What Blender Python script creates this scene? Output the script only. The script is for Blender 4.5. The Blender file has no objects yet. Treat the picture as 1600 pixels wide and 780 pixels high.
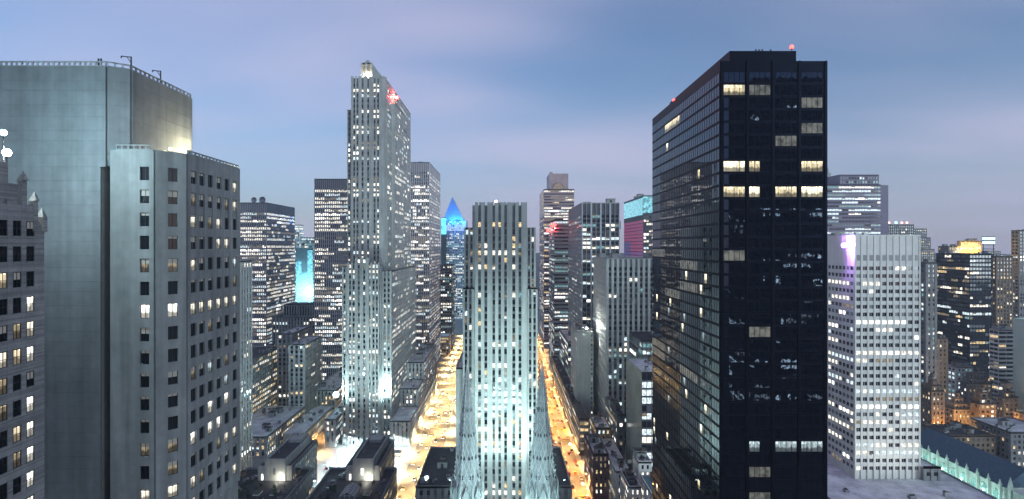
import bpy, math, random
import numpy as np
from mathutils import Vector
R = math.radians
sc = bpy.context.scene
C = sc.collection

# ------------------------------------------------------------------ camera, sky, sun, exposure
FOC, CX, HY, CAMZ = 900.0, 787.0, 385.0, 140.0      # measured in the 1600x780 photograph
cam = bpy.data.cameras.new('camera'); camo = bpy.data.objects.new('camera', cam); C.objects.link(camo)
camo.location = (0, 0, CAMZ); camo.rotation_euler = (R(90), 0, 0)
cam.sensor_fit = 'HORIZONTAL'; cam.sensor_width = 36.0; cam.lens = 36.0 * FOC / 1600
cam.shift_x = (800 - CX) / 1600; cam.shift_y = (HY - 390) / 1600
cam.clip_start = 1.0; cam.clip_end = 20000
sc.camera = camo

SUN_EL, SUN_ROT = 6.0, 132.0      # twilight glow behind the viewer, to the right
w = bpy.data.worlds.new('World'); sc.world = w; w.use_nodes = True
nt = w.node_tree; N = nt.nodes; L = nt.links; N.clear()
out = N.new('ShaderNodeOutputWorld'); bg = N.new('ShaderNodeBackground'); bg.inputs[1].default_value = 0.092
sky = N.new('ShaderNodeTexSky'); sky.sky_type = 'NISHITA'; sky.sun_disc = False
sky.sun_elevation = R(SUN_EL); sky.sun_rotation = R(SUN_ROT); sky.altitude = 50; sky.air_density = 1.0; sky.dust_density = 0.4; sky.ozone_density = 4.0
tc = N.new('ShaderNodeTexCoord'); sep = N.new('ShaderNodeSeparateXYZ'); L.new(tc.outputs['Generated'], sep.inputs[0])
def mth(op, a, b=None, clamp=False):
    n = N.new('ShaderNodeMath'); n.operation = op; n.use_clamp = clamp
    for i, v in enumerate((a, b)):
        if v is None: continue
        if isinstance(v, (int, float)): n.inputs[i].default_value = v
        else: L.new(v, n.inputs[i])
    return n.outputs[0]
zz = mth('ADD', mth('MAXIMUM', sep.outputs[2], 0.0), 0.16)
comb = N.new('ShaderNodeCombineXYZ'); L.new(mth('DIVIDE', sep.outputs[0], zz), comb.inputs[0]); L.new(mth('DIVIDE', sep.outputs[1], zz), comb.inputs[1])
mp = N.new('ShaderNodeMapping'); mp.inputs['Scale'].default_value = (0.55, 1.0, 1); mp.inputs['Rotation'].default_value = (0, 0, 0.25); mp.inputs['Location'].default_value = (5.0, 1.0, 0); L.new(comb.outputs[0], mp.inputs[0])
nz = N.new('ShaderNodeTexNoise'); nz.inputs['Scale'].default_value = 0.8; nz.inputs['Detail'].default_value = 2.6; nz.inputs['Roughness'].default_value = 0.5
L.new(mp.outputs[0], nz.inputs['Vector'])
cr = N.new('ShaderNodeMapRange'); cr.interpolation_type = 'SMOOTHSTEP'; cr.inputs[1].default_value = 0.33; cr.inputs[2].default_value = 0.72; cr.inputs[3].default_value = 0.0; cr.inputs[4].default_value = 0.66
L.new(nz.outputs[0], cr.inputs[0])
tint = N.new('ShaderNodeMix'); tint.data_type = 'RGBA'; tint.blend_type = 'MULTIPLY'; tint.inputs[0].default_value = 1.0
tint.inputs[7].default_value = (1.25, 0.95, 0.90, 1); L.new(sky.outputs[0], tint.inputs[6])
cl = N.new('ShaderNodeMix'); cl.data_type = 'RGBA'; L.new(cr.outputs[0], cl.inputs[0]); L.new(tint.outputs[2], cl.inputs[6]); cl.inputs[7].default_value = (2.75, 2.5, 3.3, 1)
hzn = N.new('ShaderNodeMix'); hzn.data_type = 'RGBA'; hzn.inputs[7].default_value = (1.85, 1.95, 2.8, 1)     # city-lit haze low over the whole horizon
L.new(mth('MULTIPLY', mth('POWER', mth('SUBTRACT', 1.0, mth('MAXIMUM', sep.outputs[2], 0.0)), 5.0), 0.72), hzn.inputs[0]); L.new(cl.outputs[2], hzn.inputs[6])
L.new(hzn.outputs[2], bg.inputs[0]); L.new(bg.outputs[0], out.inputs[0])

sl = bpy.data.lights.new('sun', 'SUN'); so = bpy.data.objects.new('sun', sl); C.objects.link(so)
sl.energy = 1.15; sl.angle = R(30); sl.color = (0.72, 0.92, 1.0)
_d = Vector((math.sin(R(SUN_ROT)) * math.cos(R(SUN_EL)), math.cos(R(SUN_ROT)) * math.cos(R(SUN_EL)), math.sin(R(SUN_EL))))
so.rotation_euler = _d.to_track_quat('Z', 'Y').to_euler()

vs = sc.view_settings; vs.view_transform = 'Standard'; vs.look = 'None'; vs.gamma = 1.0; vs.use_curve_mapping = False; vs.exposure = 1.48
cy = sc.cycles; cy.use_denoising = True; cy.max_bounces = 5; cy.diffuse_bounces = 2; cy.glossy_bounces = 3; cy.volume_bounces = 0
cy.transmission_bounces = 2; cy.transparent_max_bounces = 4; cy.sample_clamp_indirect = 4.0; cy.sample_clamp_direct = 0.0; cy.use_light_tree = True
cy.caustics_reflective = False; cy.caustics_refractive = False

# ------------------------------------------------------------------ helpers
def X(px, D): return (px - CX) * D / FOC
def Z(py, D): return CAMZ + (HY - py) * D / FOC

MATS = {}
def mat(name, color, rough=0.8, spec=0.3, noise=0.0, nscale=0.15, streak=0.0, metallic=0.0, bump=0.0, emis=None, estr=0.0, rand=0.0, ior=None, brick=None, world=False, tint=None):
    if name in MATS: return MATS[name]
    m = bpy.data.materials.new(name); m.use_nodes = True; MATS[name] = m
    n = m.node_tree.nodes; l = m.node_tree.links; p = n['Principled BSDF']
    p.inputs['Roughness'].default_value = rough; p.inputs['Specular IOR Level'].default_value = spec; p.inputs['Metallic'].default_value = metallic
    if ior: p.inputs['IOR'].default_value = ior
    p.inputs['Base Color'].default_value = (*color, 1)
    tcn = n.new('ShaderNodeTexCoord'); src = None; pos = n.new('ShaderNodeNewGeometry').outputs['Position'] if world else tcn.outputs['Object']
    if tint: p.inputs['Specular Tint'].default_value = (*tint, 1)
    def mul(fac_socket, lo, hi, prev):
        mr = n.new('ShaderNodeMapRange'); l.new(fac_socket, mr.inputs[0]); mr.inputs[1].default_value = 0.3; mr.inputs[2].default_value = 0.7; mr.inputs[3].default_value = lo; mr.inputs[4].default_value = hi
        mx = n.new('ShaderNodeMix'); mx.data_type = 'RGBA'; mx.blend_type = 'MULTIPLY'; mx.inputs[0].default_value = 1
        if prev is None: mx.inputs[6].default_value = (*color, 1)
        else: l.new(prev, mx.inputs[6])
        l.new(mr.outputs[0], mx.inputs[7]); return mx.outputs[2]
    if brick:
        b = n.new('ShaderNodeTexBrick'); mpn = n.new('ShaderNodeMapping'); l.new(tcn.outputs['Object'], mpn.inputs[0]); mpn.inputs['Rotation'].default_value = (R(90), 0, R(90)) if brick == 'side' else (R(90), 0, 0)
        l.new(mpn.outputs[0], b.inputs['Vector']); b.inputs['Scale'].default_value = 2.2
        b.inputs['Color1'].default_value = (*color, 1); b.inputs['Color2'].default_value = (color[0] * .6, color[1] * .6, color[2] * .6, 1); b.inputs['Mortar'].default_value = (color[0] * 1.3, color[1] * 1.3, color[2] * 1.3, 1)
        src = b.outputs[0]
    if noise:
        t = n.new('ShaderNodeTexNoise'); t.inputs['Scale'].default_value = nscale; t.inputs['Detail'].default_value = 6; l.new(pos, t.inputs['Vector'])
        src = mul(t.outputs[0], 1 - noise, 1 + noise * .6, src)
        t2 = n.new('ShaderNodeTexNoise'); t2.inputs['Scale'].default_value = nscale * 9; t2.inputs['Detail'].default_value = 4; l.new(pos, t2.inputs['Vector'])
        src = mul(t2.outputs[0], 1 - noise * .5, 1 + noise * .3, src)
    if streak:
        mpn = n.new('ShaderNodeMapping'); mpn.inputs['Scale'].default_value = (1.0, 1.0, 0.05); l.new(pos, mpn.inputs[0])
        t = n.new('ShaderNodeTexNoise'); t.inputs['Scale'].default_value = 0.7; t.inputs['Detail'].default_value = 5; l.new(mpn.outputs[0], t.inputs['Vector'])
        src = mul(t.outputs[0], 1 - streak, 1.0, src)
    if rand:
        oi = n.new('ShaderNodeObjectInfo'); mr = n.new('ShaderNodeMapRange'); l.new(oi.outputs['Random'], mr.inputs[0]); mr.inputs[1].default_value = 0; mr.inputs[2].default_value = 1; mr.inputs[3].default_value = 1 - rand; mr.inputs[4].default_value = 1 + rand
        mx = n.new('ShaderNodeMix'); mx.data_type = 'RGBA'; mx.blend_type = 'MULTIPLY'; mx.inputs[0].default_value = 1
        if src is None: mx.inputs[6].default_value = (*color, 1)
        else: l.new(src, mx.inputs[6])
        l.new(mr.outputs[0], mx.inputs[7]); src = mx.outputs[2]
    if src is not None: l.new(src, p.inputs['Base Color'])
    if bump:
        t = n.new('ShaderNodeTexNoise'); t.inputs['Scale'].default_value = 0.35; t.inputs['Detail'].default_value = 2; l.new(tcn.outputs['Object'], t.inputs['Vector'])
        bp = n.new('ShaderNodeBump'); bp.inputs['Strength'].default_value = bump; bp.inputs['Distance'].default_value = 0.5; l.new(t.outputs[0], bp.inputs['Height']); l.new(bp.outputs[0], p.inputs['Normal'])
    if emis:
        p.inputs['Emission Color'].default_value = (*emis, 1); p.inputs['Emission Strength'].default_value = estr
    return m

def litmat(name, col, s, contrast=0.75, scale=0.9):
    """a lit room behind a pane: emission broken up by furniture, blinds and ceiling lamps"""
    m = mat(name, (0.03, 0.03, 0.03), rough=0.15, spec=0.5)
    n = m.node_tree.nodes; l = m.node_tree.links; p = n['Principled BSDF']
    g = n.new('ShaderNodeNewGeometry'); t = n.new('ShaderNodeTexNoise'); t.inputs['Scale'].default_value = scale; t.inputs['Detail'].default_value = 3; l.new(g.outputs['Position'], t.inputs['Vector'])
    mr = n.new('ShaderNodeMapRange'); l.new(t.outputs[0], mr.inputs[0]); mr.inputs[1].default_value = 0.35; mr.inputs[2].default_value = 0.62; mr.inputs[3].default_value = s * (1 - contrast); mr.inputs[4].default_value = s
    p.inputs['Emission Color'].default_value = (*col, 1); l.new(mr.outputs[0], p.inputs['Emission Strength'])
    return m

def roommat(name, col, s, ht=2.3):
    """a lit room seen through a window: bright ceiling lamps, curtains hanging at the sides, dark furniture below"""
    m = mat(name, (0.03, 0.03, 0.03), rough=0.12, spec=0.5); n = m.node_tree.nodes; l = m.node_tree.links; p = n['Principled BSDF']
    def M(op, a, b=None, c=None, clamp=False):
        q = n.new('ShaderNodeMath'); q.operation = op; q.use_clamp = clamp
        for i, v in enumerate((a, b, c)):
            if v is None: continue
            if isinstance(v, (int, float)): q.inputs[i].default_value = v
            else: l.new(v, q.inputs[i])
        return q.outputs[0]
    t = n.new('ShaderNodeTexCoord'); sp = n.new('ShaderNodeSeparateXYZ'); l.new(t.outputs['Object'], sp.inputs[0]); oi = n.new('ShaderNodeObjectInfo'); r = M('MULTIPLY', oi.outputs['Random'], 40.0)
    zf = M('DIVIDE', sp.outputs[2], ht)
    def noise(x, z, sc_):
        cb = n.new('ShaderNodeCombineXYZ'); l.new(x, cb.inputs[0]); l.new(z, cb.inputs[2]); l.new(r, cb.inputs[1]); t_ = n.new('ShaderNodeTexNoise'); t_.inputs['Scale'].default_value = sc_; t_.inputs['Detail'].default_value = 2; l.new(cb.outputs[0], t_.inputs['Vector']); return t_.outputs[0]
    curtain = M('MULTIPLY_ADD', noise(sp.outputs[0], M('MULTIPLY', sp.outputs[2], 0.04), 1.6), 2.4, -0.55, True)
    furn = M('MULTIPLY_ADD', M('SUBTRACT', zf, M('MULTIPLY', noise(sp.outputs[0], r, 1.1), 0.75)), 6.0, 0.3, True)
    ceil = M('MULTIPLY', M('GREATER_THAN', zf, 0.74), M('GREATER_THAN', noise(M('MULTIPLY', sp.outputs[0], 1.0), zf, 2.2), 0.53))
    body = M('MULTIPLY', M('MULTIPLY_ADD', curtain, 0.75, 0.25), M('MULTIPLY_ADD', furn, 0.8, 0.2))
    l.new(M('MULTIPLY', M('ADD', body, M('MULTIPLY', ceil, 1.2)), s), p.inputs['Emission Strength']); p.inputs['Emission Color'].default_value = (*col, 1)
    return m
STONE = mat('limestone', (0.50, 0.52, 0.50), noise=0.16, nscale=0.05, streak=0.22)
STONE_D = mat('limestone_weathered', (0.36, 0.37, 0.36), noise=0.2, nscale=0.06, streak=0.3)
SPAN = mat('cast_spandrel', (0.19, 0.20, 0.20), rough=0.6, noise=0.2)
CONC = mat('concrete', (0.31, 0.325, 0.325), noise=0.22, nscale=0.08, streak=0.35, world=True)
PANEL = mat('concrete_panel', (0.20, 0.215, 0.225), noise=0.22, nscale=0.07, streak=0.3, rand=0.022, world=True)
DARKSTEEL = mat('dark_bronze_steel', (0.005, 0.0055, 0.009), rough=0.4, spec=0.08, tint=(.3, .45, 1))
CHAR = mat('charcoal_cladding', (0.07, 0.07, 0.085), rough=0.6, noise=0.15)
PURPLE = mat('purple_grey_granite', (0.42, 0.41, 0.44), rough=0.6, noise=0.15)
PINKG = mat('pink_granite', (0.36, 0.26, 0.27), rough=0.6, noise=0.15)
WHITEST = mat('white_stone', (0.70, 0.70, 0.66), noise=0.1, nscale=0.1, streak=0.12)
BROWN = mat('brown_brick', (0.20, 0.145, 0.105), noise=0.25, nscale=0.2)
TANB = mat('tan_brick', (0.36, 0.29, 0.21), noise=0.2, nscale=0.2)
GREYB = mat('grey_brick', (0.22, 0.22, 0.22), noise=0.25, nscale=0.2, streak=0.2)
BRICK = mat('grey_brown_brick', (0.36, 0.36, 0.35), brick='side', noise=0.2, nscale=0.4)
MINT = mat('mint_panel', (0.45, 0.60, 0.56), noise=0.08, rough=0.5)
ROOFP = mat('pale_roof_membrane', (0.62, 0.64, 0.64), noise=0.35, nscale=0.16)
ROOFD = mat('dark_tar_roof', (0.05, 0.05, 0.055), noise=0.4, nscale=0.2)
ROOFB = mat('brown_gravel_roof', (0.07, 0.04, 0.035), noise=0.3, nscale=0.3)
METAL = mat('galvanised_metal', (0.35, 0.36, 0.38), rough=0.45, metallic=0.5, noise=0.2, nscale=1)
BLACKM = mat('black_metal', (0.02, 0.02, 0.022), rough=0.5)
ASPH = mat('asphalt', (0.10, 0.095, 0.09), rough=0.85, noise=0.3, nscale=0.12)
PAVE = mat('pavement_concrete', (0.24, 0.235, 0.225), noise=0.25, nscale=0.2)
PAINT = mat('road_paint', (0.75, 0.74, 0.7), rough=0.7, noise=0.25, nscale=1)
GROUND = mat('city_ground', (0.07, 0.07, 0.07), noise=0.3, nscale=0.02)
GLASS = mat('window_glass', (0.012, 0.015, 0.02), rough=0.06, spec=0.6)
BLIND = mat('window_blind', (0.10, 0.11, 0.12), rough=0.3, spec=0.5)
SHADE = mat('drawn_shade', (0.34, 0.34, 0.32), rough=0.7, spec=0.2, emis=(1, .9, .7), estr=0.03)
TOWERGLASS = mat('tower_glass', (0.003, 0.004, 0.008), rough=0.015, spec=0.5, ior=1.62, bump=0.02, tint=(.5, .66, 1))
LWARM = litmat('lit_warm', (1.0, 0.74, 0.38), .5)
LWHITE = litmat('lit_white', (1.0, 0.94, 0.80), .75)
LCOOL = litmat('lit_cool', (0.78, 0.95, 1.0), .6)
LBRIGHT = litmat('lit_bright', (1.0, 0.96, 0.88), 1.3, 0.5)
LDIM = litmat('lit_dim', (0.95, 0.75, 0.45), 0.14)
LTEAL = litmat('lit_teal', (0.45, 0.9, 0.95), 0.2)
LBEHIND = litmat('lit_office_floor', (.9, 1, .92), 5.0, 0.9, .5)
WM = [GLASS, BLIND, LWARM, LWHITE, LCOOL, LBRIGHT, LDIM, LTEAL, LBEHIND]
PAL = dict(mix=[(2, .2), (3, .38), (4, .14), (5, .1), (6, .18)], warm=[(2, .5), (3, .25), (6, .25)], cool=[(4, .45), (3, .2), (7, .3), (5, .05)], white=[(3, .5), (5, .12), (4, .2), (6, .18)], bright=[(8, .7), (5, .3)], soft=[(6, .34), (3, .3), (2, .14), (4, .12), (7, .1)])

def emitter(name, col, s): return mat(name, (0.1, 0.1, 0.1), emis=col, estr=s)

class MB:
    def __init__(s): s.v = []; s.f = []; s.m = []
    def quad(s, a, b, c, d, m=0):
        i = len(s.v); s.v += [a, b, c, d]; s.f.append((i, i + 1, i + 2, i + 3)); s.m.append(m)
    def poly(s, pts, m=0):
        i = len(s.v); s.v += list(pts); s.f.append(tuple(range(i, i + len(pts)))); s.m.append(m)
    def prism(s, poly, z0, z1, m=0, mtop=None, bottom=False):      # counter-clockwise plan polygon
        k = len(poly); i = len(s.v)
        s.v += [(x, y, z0) for x, y in poly] + [(x, y, z1) for x, y in poly]
        for a in range(k):
            b = (a + 1) % k; s.f.append((i + a, i + b, i + k + b, i + k + a)); s.m.append(m)
        s.f.append(tuple(i + k + a for a in range(k))); s.m.append(m if mtop is None else mtop)
        if bottom: s.f.append(tuple(i + k - 1 - a for a in range(k))); s.m.append(m)
    def box(s, x0, x1, y0, y1, z0, z1, m=0, mtop=None):
        s.prism([(x0, y0), (x1, y0), (x1, y1), (x0, y1)], z0, z1, m, mtop, True)
    def frus(s, poly0, z0, poly1, z1, m=0):
        k = len(poly0); i = len(s.v)
        s.v += [(x, y, z0) for x, y in poly0] + [(x, y, z1) for x, y in poly1]
        for a in range(k):
            b = (a + 1) % k; s.f.append((i + a, i + b, i + k + b, i + k + a)); s.m.append(m)
        s.f.append(tuple(i + k + a for a in range(k))); s.m.append(m)
    def tube(s, a, b, r, n=6, m=0, r2=None):
        a = Vector(a); b = Vector(b); d = (b - a).normalized(); u = d.orthogonal().normalized(); v = d.cross(u); i = len(s.v); r2 = r if r2 is None else r2
        for P, rr in ((a, r), (b, r2)):
            for k in range(n):
                t = 2 * math.pi * k / n; s.v.append(tuple(P + u * math.cos(t) * rr + v * math.sin(t) * rr))
        for k in range(n): s.f.append((i + k, i + (k + 1) % n, i + n + (k + 1) % n, i + n + k)); s.m.append(m)
        s.f.append(tuple(i + n + k for k in range(n))); s.m.append(m); s.f.append(tuple(i + n - 1 - k for k in range(n))); s.m.append(m)
    def mesh(s, name, mats, off=(0, 0, 0)):
        me = bpy.data.meshes.new(name)
        if s.v:
            v = np.array(s.v, dtype=float) - np.array(off, dtype=float)
            me.from_pydata(v.tolist(), [], s.f); me.polygons.foreach_set('material_index', s.m)
        for m in mats: me.materials.append(m)
        me.update(); return me
    def build(s, name, mats, parent=None, off=(0, 0, 0)):
        if not s.v: return None
        o = bpy.data.objects.new(name, s.mesh(name, mats if isinstance(mats, (list, tuple)) else [mats], off)); C.objects.link(o)
        if parent is not None: o.parent = parent
        return o

def empty(name, loc): o = bpy.data.objects.new(name, None); C.objects.link(o); o.location = loc; o.empty_display_size = 1; return o
def tag(o, label=None, cat=None, group=None, kind=None):
    if label: o['label'] = label
    if cat: o['category'] = cat
    if group: o['group'] = group
    if kind: o['kind'] = kind
    return o
def place(me, name, parent, loc, rz=0.0, scale=None):
    o = bpy.data.objects.new(name, me); C.objects.link(o); o.parent = parent; o.location = loc; o.rotation_euler = (0, 0, rz)
    if scale: o.scale = scale
    return o
def lamp(name, loc, color, power, parent=None, radius=0.4, spot=None, aim=None):
    d = bpy.data.lights.new(name, 'SPOT' if spot else 'POINT'); d.energy = power; d.color = color; d.shadow_soft_size = radius
    o = bpy.data.objects.new(name, d); C.objects.link(o)
    if spot:
        d.spot_size = spot; d.spot_blend = 0.8; o.rotation_euler = (Vector(aim) - Vector(loc)).to_track_quat('-Z', 'Y').to_euler()
    if parent is not None: o.parent = parent; o.location = Vector(loc) - parent.location
    else: o.location = loc
    return o

def unit_mesh(name, kind):
    b = MB()
    if kind == 'fan':
        b.box(-1, 1, -.8, .8, 0, 1.1); b.tube((-.4, 0, 1.1), (-.4, 0, 1.4), .42, 10, 1); b.tube((.5, 0, 1.1), (.5, 0, 1.4), .42, 10, 1); b.box(-1.04, 1.04, -.84, .84, .45, .6, 1)
    elif kind == 'duct':
        b.box(-.6, .6, -.5, .5, 0, 1.6); b.box(-.5, .5, -1.8, -.5, .9, 1.5); b.box(-.7, .7, -.6, .6, 1.6, 1.75, 1)
    else:
        b.box(-2, 2, -1.5, 1.5, 0, 2.5); b.box(-2.1, 2.1, -1.6, 1.6, 2.5, 2.7, 1); b.box(-.5, .5, -1.56, -1.5, .1, 2.0, 1)
    return b.mesh(name, [METAL, BLACKM] if kind != 'bulkhead' else [STONE_D, ROOFD])
def tank_mesh():
    b = MB(); [b.tube((sx, sy, 0), (sx * .9, sy * .9, 2.2), .12, 4, 1) for sx in (-1.1, 1.1) for sy in (-1.1, 1.1)]; b.tube((0, 0, 2.2), (0, 0, 5.2), 1.6, 12); b.tube((0, 0, 5.2), (0, 0, 6.4), 1.75, 12, 1, r2=.08); b.tube((0, 0, 3.0), (0, 0, 3.1), 1.65, 12, 1); b.tube((0, 0, 4.3), (0, 0, 4.4), 1.65, 12, 1); return b.mesh('water_tank', [BROWN, BLACKM])
TANK = tank_mesh()
UNITS = [unit_mesh('fan_unit', 'fan'), unit_mesh('duct_unit', 'duct'), unit_mesh('bulkhead', 'bulkhead')]

class Bld:
    def __init__(s, name, label, cat, loc, wall=STONE, span=SPAN, pier=None, roof=ROOFD, seed=0, group=None):
        s.root = tag(empty(name, loc), label, cat, group); s.off = tuple(loc); s.wall, s.span, s.pier, s.roof = wall, span, pier or wall, roof
        s.rng = random.Random(seed * 7919 + 13); s.body = MB(); s.piers = MB(); s.spans = MB(); s.wins = MB(); s.cop = MB(); s.piern = 0
    def tier(s, x0, x1, y0, y1, z0, z1, parapet=1.0, th=0.4):
        s.tierp([(x0, y0), (x1, y0), (x1, y1), (x0, y1)], z0, z1, 0)
        if parapet:
            for a in ((x0, x1, y0, y0 + th), (x0, x1, y1 - th, y1), (x0, x0 + th, y0 + th, y1 - th), (x1 - th, x1, y0 + th, y1 - th)): s.cop.box(*a, z1, z1 + parapet)
    def tierp(s, poly, z0, z1, parapet=0): s.body.prism(poly, z0, z1, 0, 1)
    def facade(s, p0, p1, z0, z1, cols=None, bay=3.0, pw=0.8, edge=None, fh=3.6, wh=2.2, sill=0.8, pd=0.3, sd=0.12, lit=(.15, .08), pal='mix', pier_objs=False, top=0.0, span=True, pz=0.0, run=2, fixed=None, mull=0):
        p0 = Vector((p0[0], p0[1], 0)); p1 = Vector((p1[0], p1[1], 0)); W = (p1 - p0).length; u = (p1 - p0) / W; n = Vector((u.y, -u.x, 0)); rng = s.rng
        zmin = CAMZ - 395 * max(p0.y, p1.y) / FOC - 10
        z0 = max(z0, zmin) if zmin < z1 - 8 else z0
        def P(a, d, z): q = p0 + u * a + n * d; return (q.x, q.y, z)
        def obox(mb, a0, a1, d0, d1, za, zb, m=0):
            A = [P(a0, d1, za), P(a1, d1, za), P(a1, d1, zb), P(a0, d1, zb)]; B_ = [P(a0, d0, za), P(a1, d0, za), P(a1, d0, zb), P(a0, d0, zb)]
            mb.quad(*A, m); mb.quad(B_[0], A[0], A[3], B_[3], m); mb.quad(A[1], B_[1], B_[2], A[2], m); mb.quad(A[3], A[2], B_[2], B_[3], m); mb.quad(B_[0], B_[1], A[1], A[0], m)
        if cols is None:
            e = pw if edge is None else edge; k = max(1, round((W - 2 * e + pw) / bay)); bw = (W - 2 * e + pw) / k
            cols = [(e + i * bw, e + i * bw + bw - pw) for i in range(k)]
        prev = 0.0; iv = []
        for a, b in cols: iv.append((prev, a)); prev = b
        iv.append((prev, W))
        if pd > 0:
            for a0, a1 in iv:
                if a1 - a0 < 0.02: continue
                if pier_objs:
                    mb = MB(); obox(mb, a0, a1, -.05, pd, z0, z1 + pz); mb.build('pier', s.pier, s.root, s.off)
                else: obox(s.piers, a0, a1, -.05, pd, z0, z1 + pz)
        nf = int((z1 - top - z0) / fh)
        for f in range(nf):
            zb = z1 - top - (f + 1) * fh; zw0 = zb + sill; zw1 = zw0 + wh
            if span:
                if fh - wh > 0.05: obox(s.spans, 0.01, W - .01, -.04, sd, zw1, zw1 + fh - wh)
            row = fixed.get(f) if fixed else None
            q = (0.88 if rng.random() < lit[1] else lit[0] * rng.choice((.3, .7, 1, 1.6))) if row is None else row
            st = 0; left = 0; rowm = s.pick(pal)
            for a, b in cols:
                if left <= 0:
                    left = rng.randint(1, run); on = rng.random() < q
                    st = (rowm if rng.random() < .6 else s.pick(pal)) if on else (1 if rng.random() < .22 else 0)
                left -= 1
                g = .02
                if mull:
                    mid = (b - a) / (mull + 1)
                    for k in range(mull + 1):
                        aa = a + k * mid + (.06 if k else 0); s.wins.quad(P(aa, g, zw0), P(a + (k + 1) * mid - .06, g, zw0), P(a + (k + 1) * mid - .06, g, zw1), P(aa, g, zw1), st)
                elif st > 1 and rng.random() < .3:      # blind drawn part of the way down
                    zm = zw1 - (zw1 - zw0) * rng.uniform(.25, .6); s.wins.quad(P(a, g, zw0), P(b, g, zw0), P(b, g, zm), P(a, g, zm), st); s.wins.quad(P(a, g, zm), P(b, g, zm), P(b, g, zw1), P(a, g, zw1), 6 if st != 6 else 1)
                else: s.wins.quad(P(a, g, zw0), P(b, g, zw0), P(b, g, zw1), P(a, g, zw1), st)
        obox(s.spans, 0.01, W - .01, -.04, sd, z1 - top - fh + sill + wh + (fh - wh) if span else z1 - .3, z1)
    def pick(s, pal):
        r = s.rng.random()
        for i, q in PAL[pal]:
            r -= q
            if r <= 0: return i
        return 3
    def units(s, x0, x1, y0, y1, z, n, big=0.25, k=1.0):
        for i in range(n):
            me = UNITS[2] if s.rng.random() < big else UNITS[s.rng.randint(0, 1)]; sc_ = s.rng.uniform(.8, 1.5) * k
            x = s.rng.uniform(x0, x1); y = s.rng.uniform(y0, y1)
            if i == 1 and z < 90 and n > 3: place(TANK, 'water_tank', s.root, (x - s.off[0], y - s.off[1], z - s.off[2] + .01), 0, (.8, .8, .8)); continue
            place(me, 'roof_unit', s.root, (x - s.off[0], y - s.off[1], z - s.off[2] + .01), s.rng.choice((0, 1.5708)), (sc_, sc_, sc_))
    def done(s):
        s.body.build('wall', [s.wall, s.roof], s.root, s.off); s.cop.build('parapet', s.wall, s.root, s.off)
        for mb, nm, m in ((s.piers, 'piers', s.pier), (s.spans, 'spandrels', s.span), (s.wins, 'windows', WM)):
            o = mb.build(nm, m, s.root, s.off)
            if o: o['kind'] = 'stuff'
        return s.root

def simple(name, label, x0, x1, y0, y1, z, wall=STONE, span=SPAN, roof=ROOFD, seed=1, cat='building', side=True, z0=0, group=None, parapet=1.0, pier=None, units=0, done=True, **kw):
    """rectangular block with facades towards the street in front and towards the view axis"""
    b = Bld(name, label, cat, ((x0 + x1) / 2, y0, z0), wall, span, pier, roof, seed, group)
    b.tier(x0, x1, y0, y1, z0, z, parapet)
    b.facade((x0, y0), (x1, y0), z0, z, **kw)
    if side:
        kw2 = dict(kw); kw2.pop('cols', None); kw2['pd'] = min(kw.get('pd', .3), .1); kw2['sd'] = min(kw.get('sd', .12), .06)
        if x0 > 0: b.facade((x0, y1), (x0, y0), z0, z, **kw2)
        elif x1 < 0: b.facade((x1, y0), (x1, y1), z0, z, **kw2)
    if units: b.units(x0 + 2.5, x1 - 2.5, y0 + 3, y1 - 3, z, units)
    if done: b.done()
    return b

# ------------------------------------------------------------------ ground, streets, pavements
g = MB(); g.quad((-9000, -1500, 0), (9000, -1500, 0), (9000, 12000, 0), (-9000, 12000, 0)); tag(g.build('ground', GROUND), kind='structure')
STREETS = [(-226, -214), (-136, -126), (-61, -42), (34, 48), (110, 124), (196, 210), (285, 299)]     # side streets run away from the camera
AVES = [(212, 246), (566, 602), (850, 885), (1250, 1285)]
for x0, x1 in STREETS:
    m = MB(); m.quad((x0, 100, .004), (x1, 100, .004), (x1, 2600, .004), (x0, 2600, .004)); tag(m.build('street', ASPH), kind='structure')
for y0, y1 in AVES:
    m = MB(); m.quad((-600, y0, .008), (600, y0, .008), (600, y1, .008), (-600, y1, .008)); tag(m.build('avenue', ASPH), kind='structure')
xs = [-420] + [v for s in STREETS for v in s] + [520]; ys = [90] + [v for a in AVES for v in a] + [1700]
for i in range(0, len(xs), 2):
    for j in range(0, len(ys), 2):
        m = MB(); m.box(xs[i], xs[i + 1], ys[j], ys[j + 1], .012, .15); tag(m.build('pavement', PAVE), kind='structure')
m = MB()
for x0, x1 in STREETS[2:4]:
    for y0, y1 in AVES[1:3]:
        for yy in (y0 - 4.5, y1 + 1.0):
            k = x0 + 1
            while k < x1 - 1: m.quad((k, yy, .012), (k + .6, yy, .012), (k + .6, yy + 3.5, .012), (k, yy + 3.5, .012)); k += 1.3
    y = 300
    while y < 900: m.quad(((x0 + x1) / 2 - .1, y, .012), ((x0 + x1) / 2 + .1, y, .012), ((x0 + x1) / 2 + .1, y + 4, .012), ((x0 + x1) / 2 - .1, y + 4, .012)); y += 9
tag(m.build('road_marking', PAINT), kind='structure')

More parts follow.
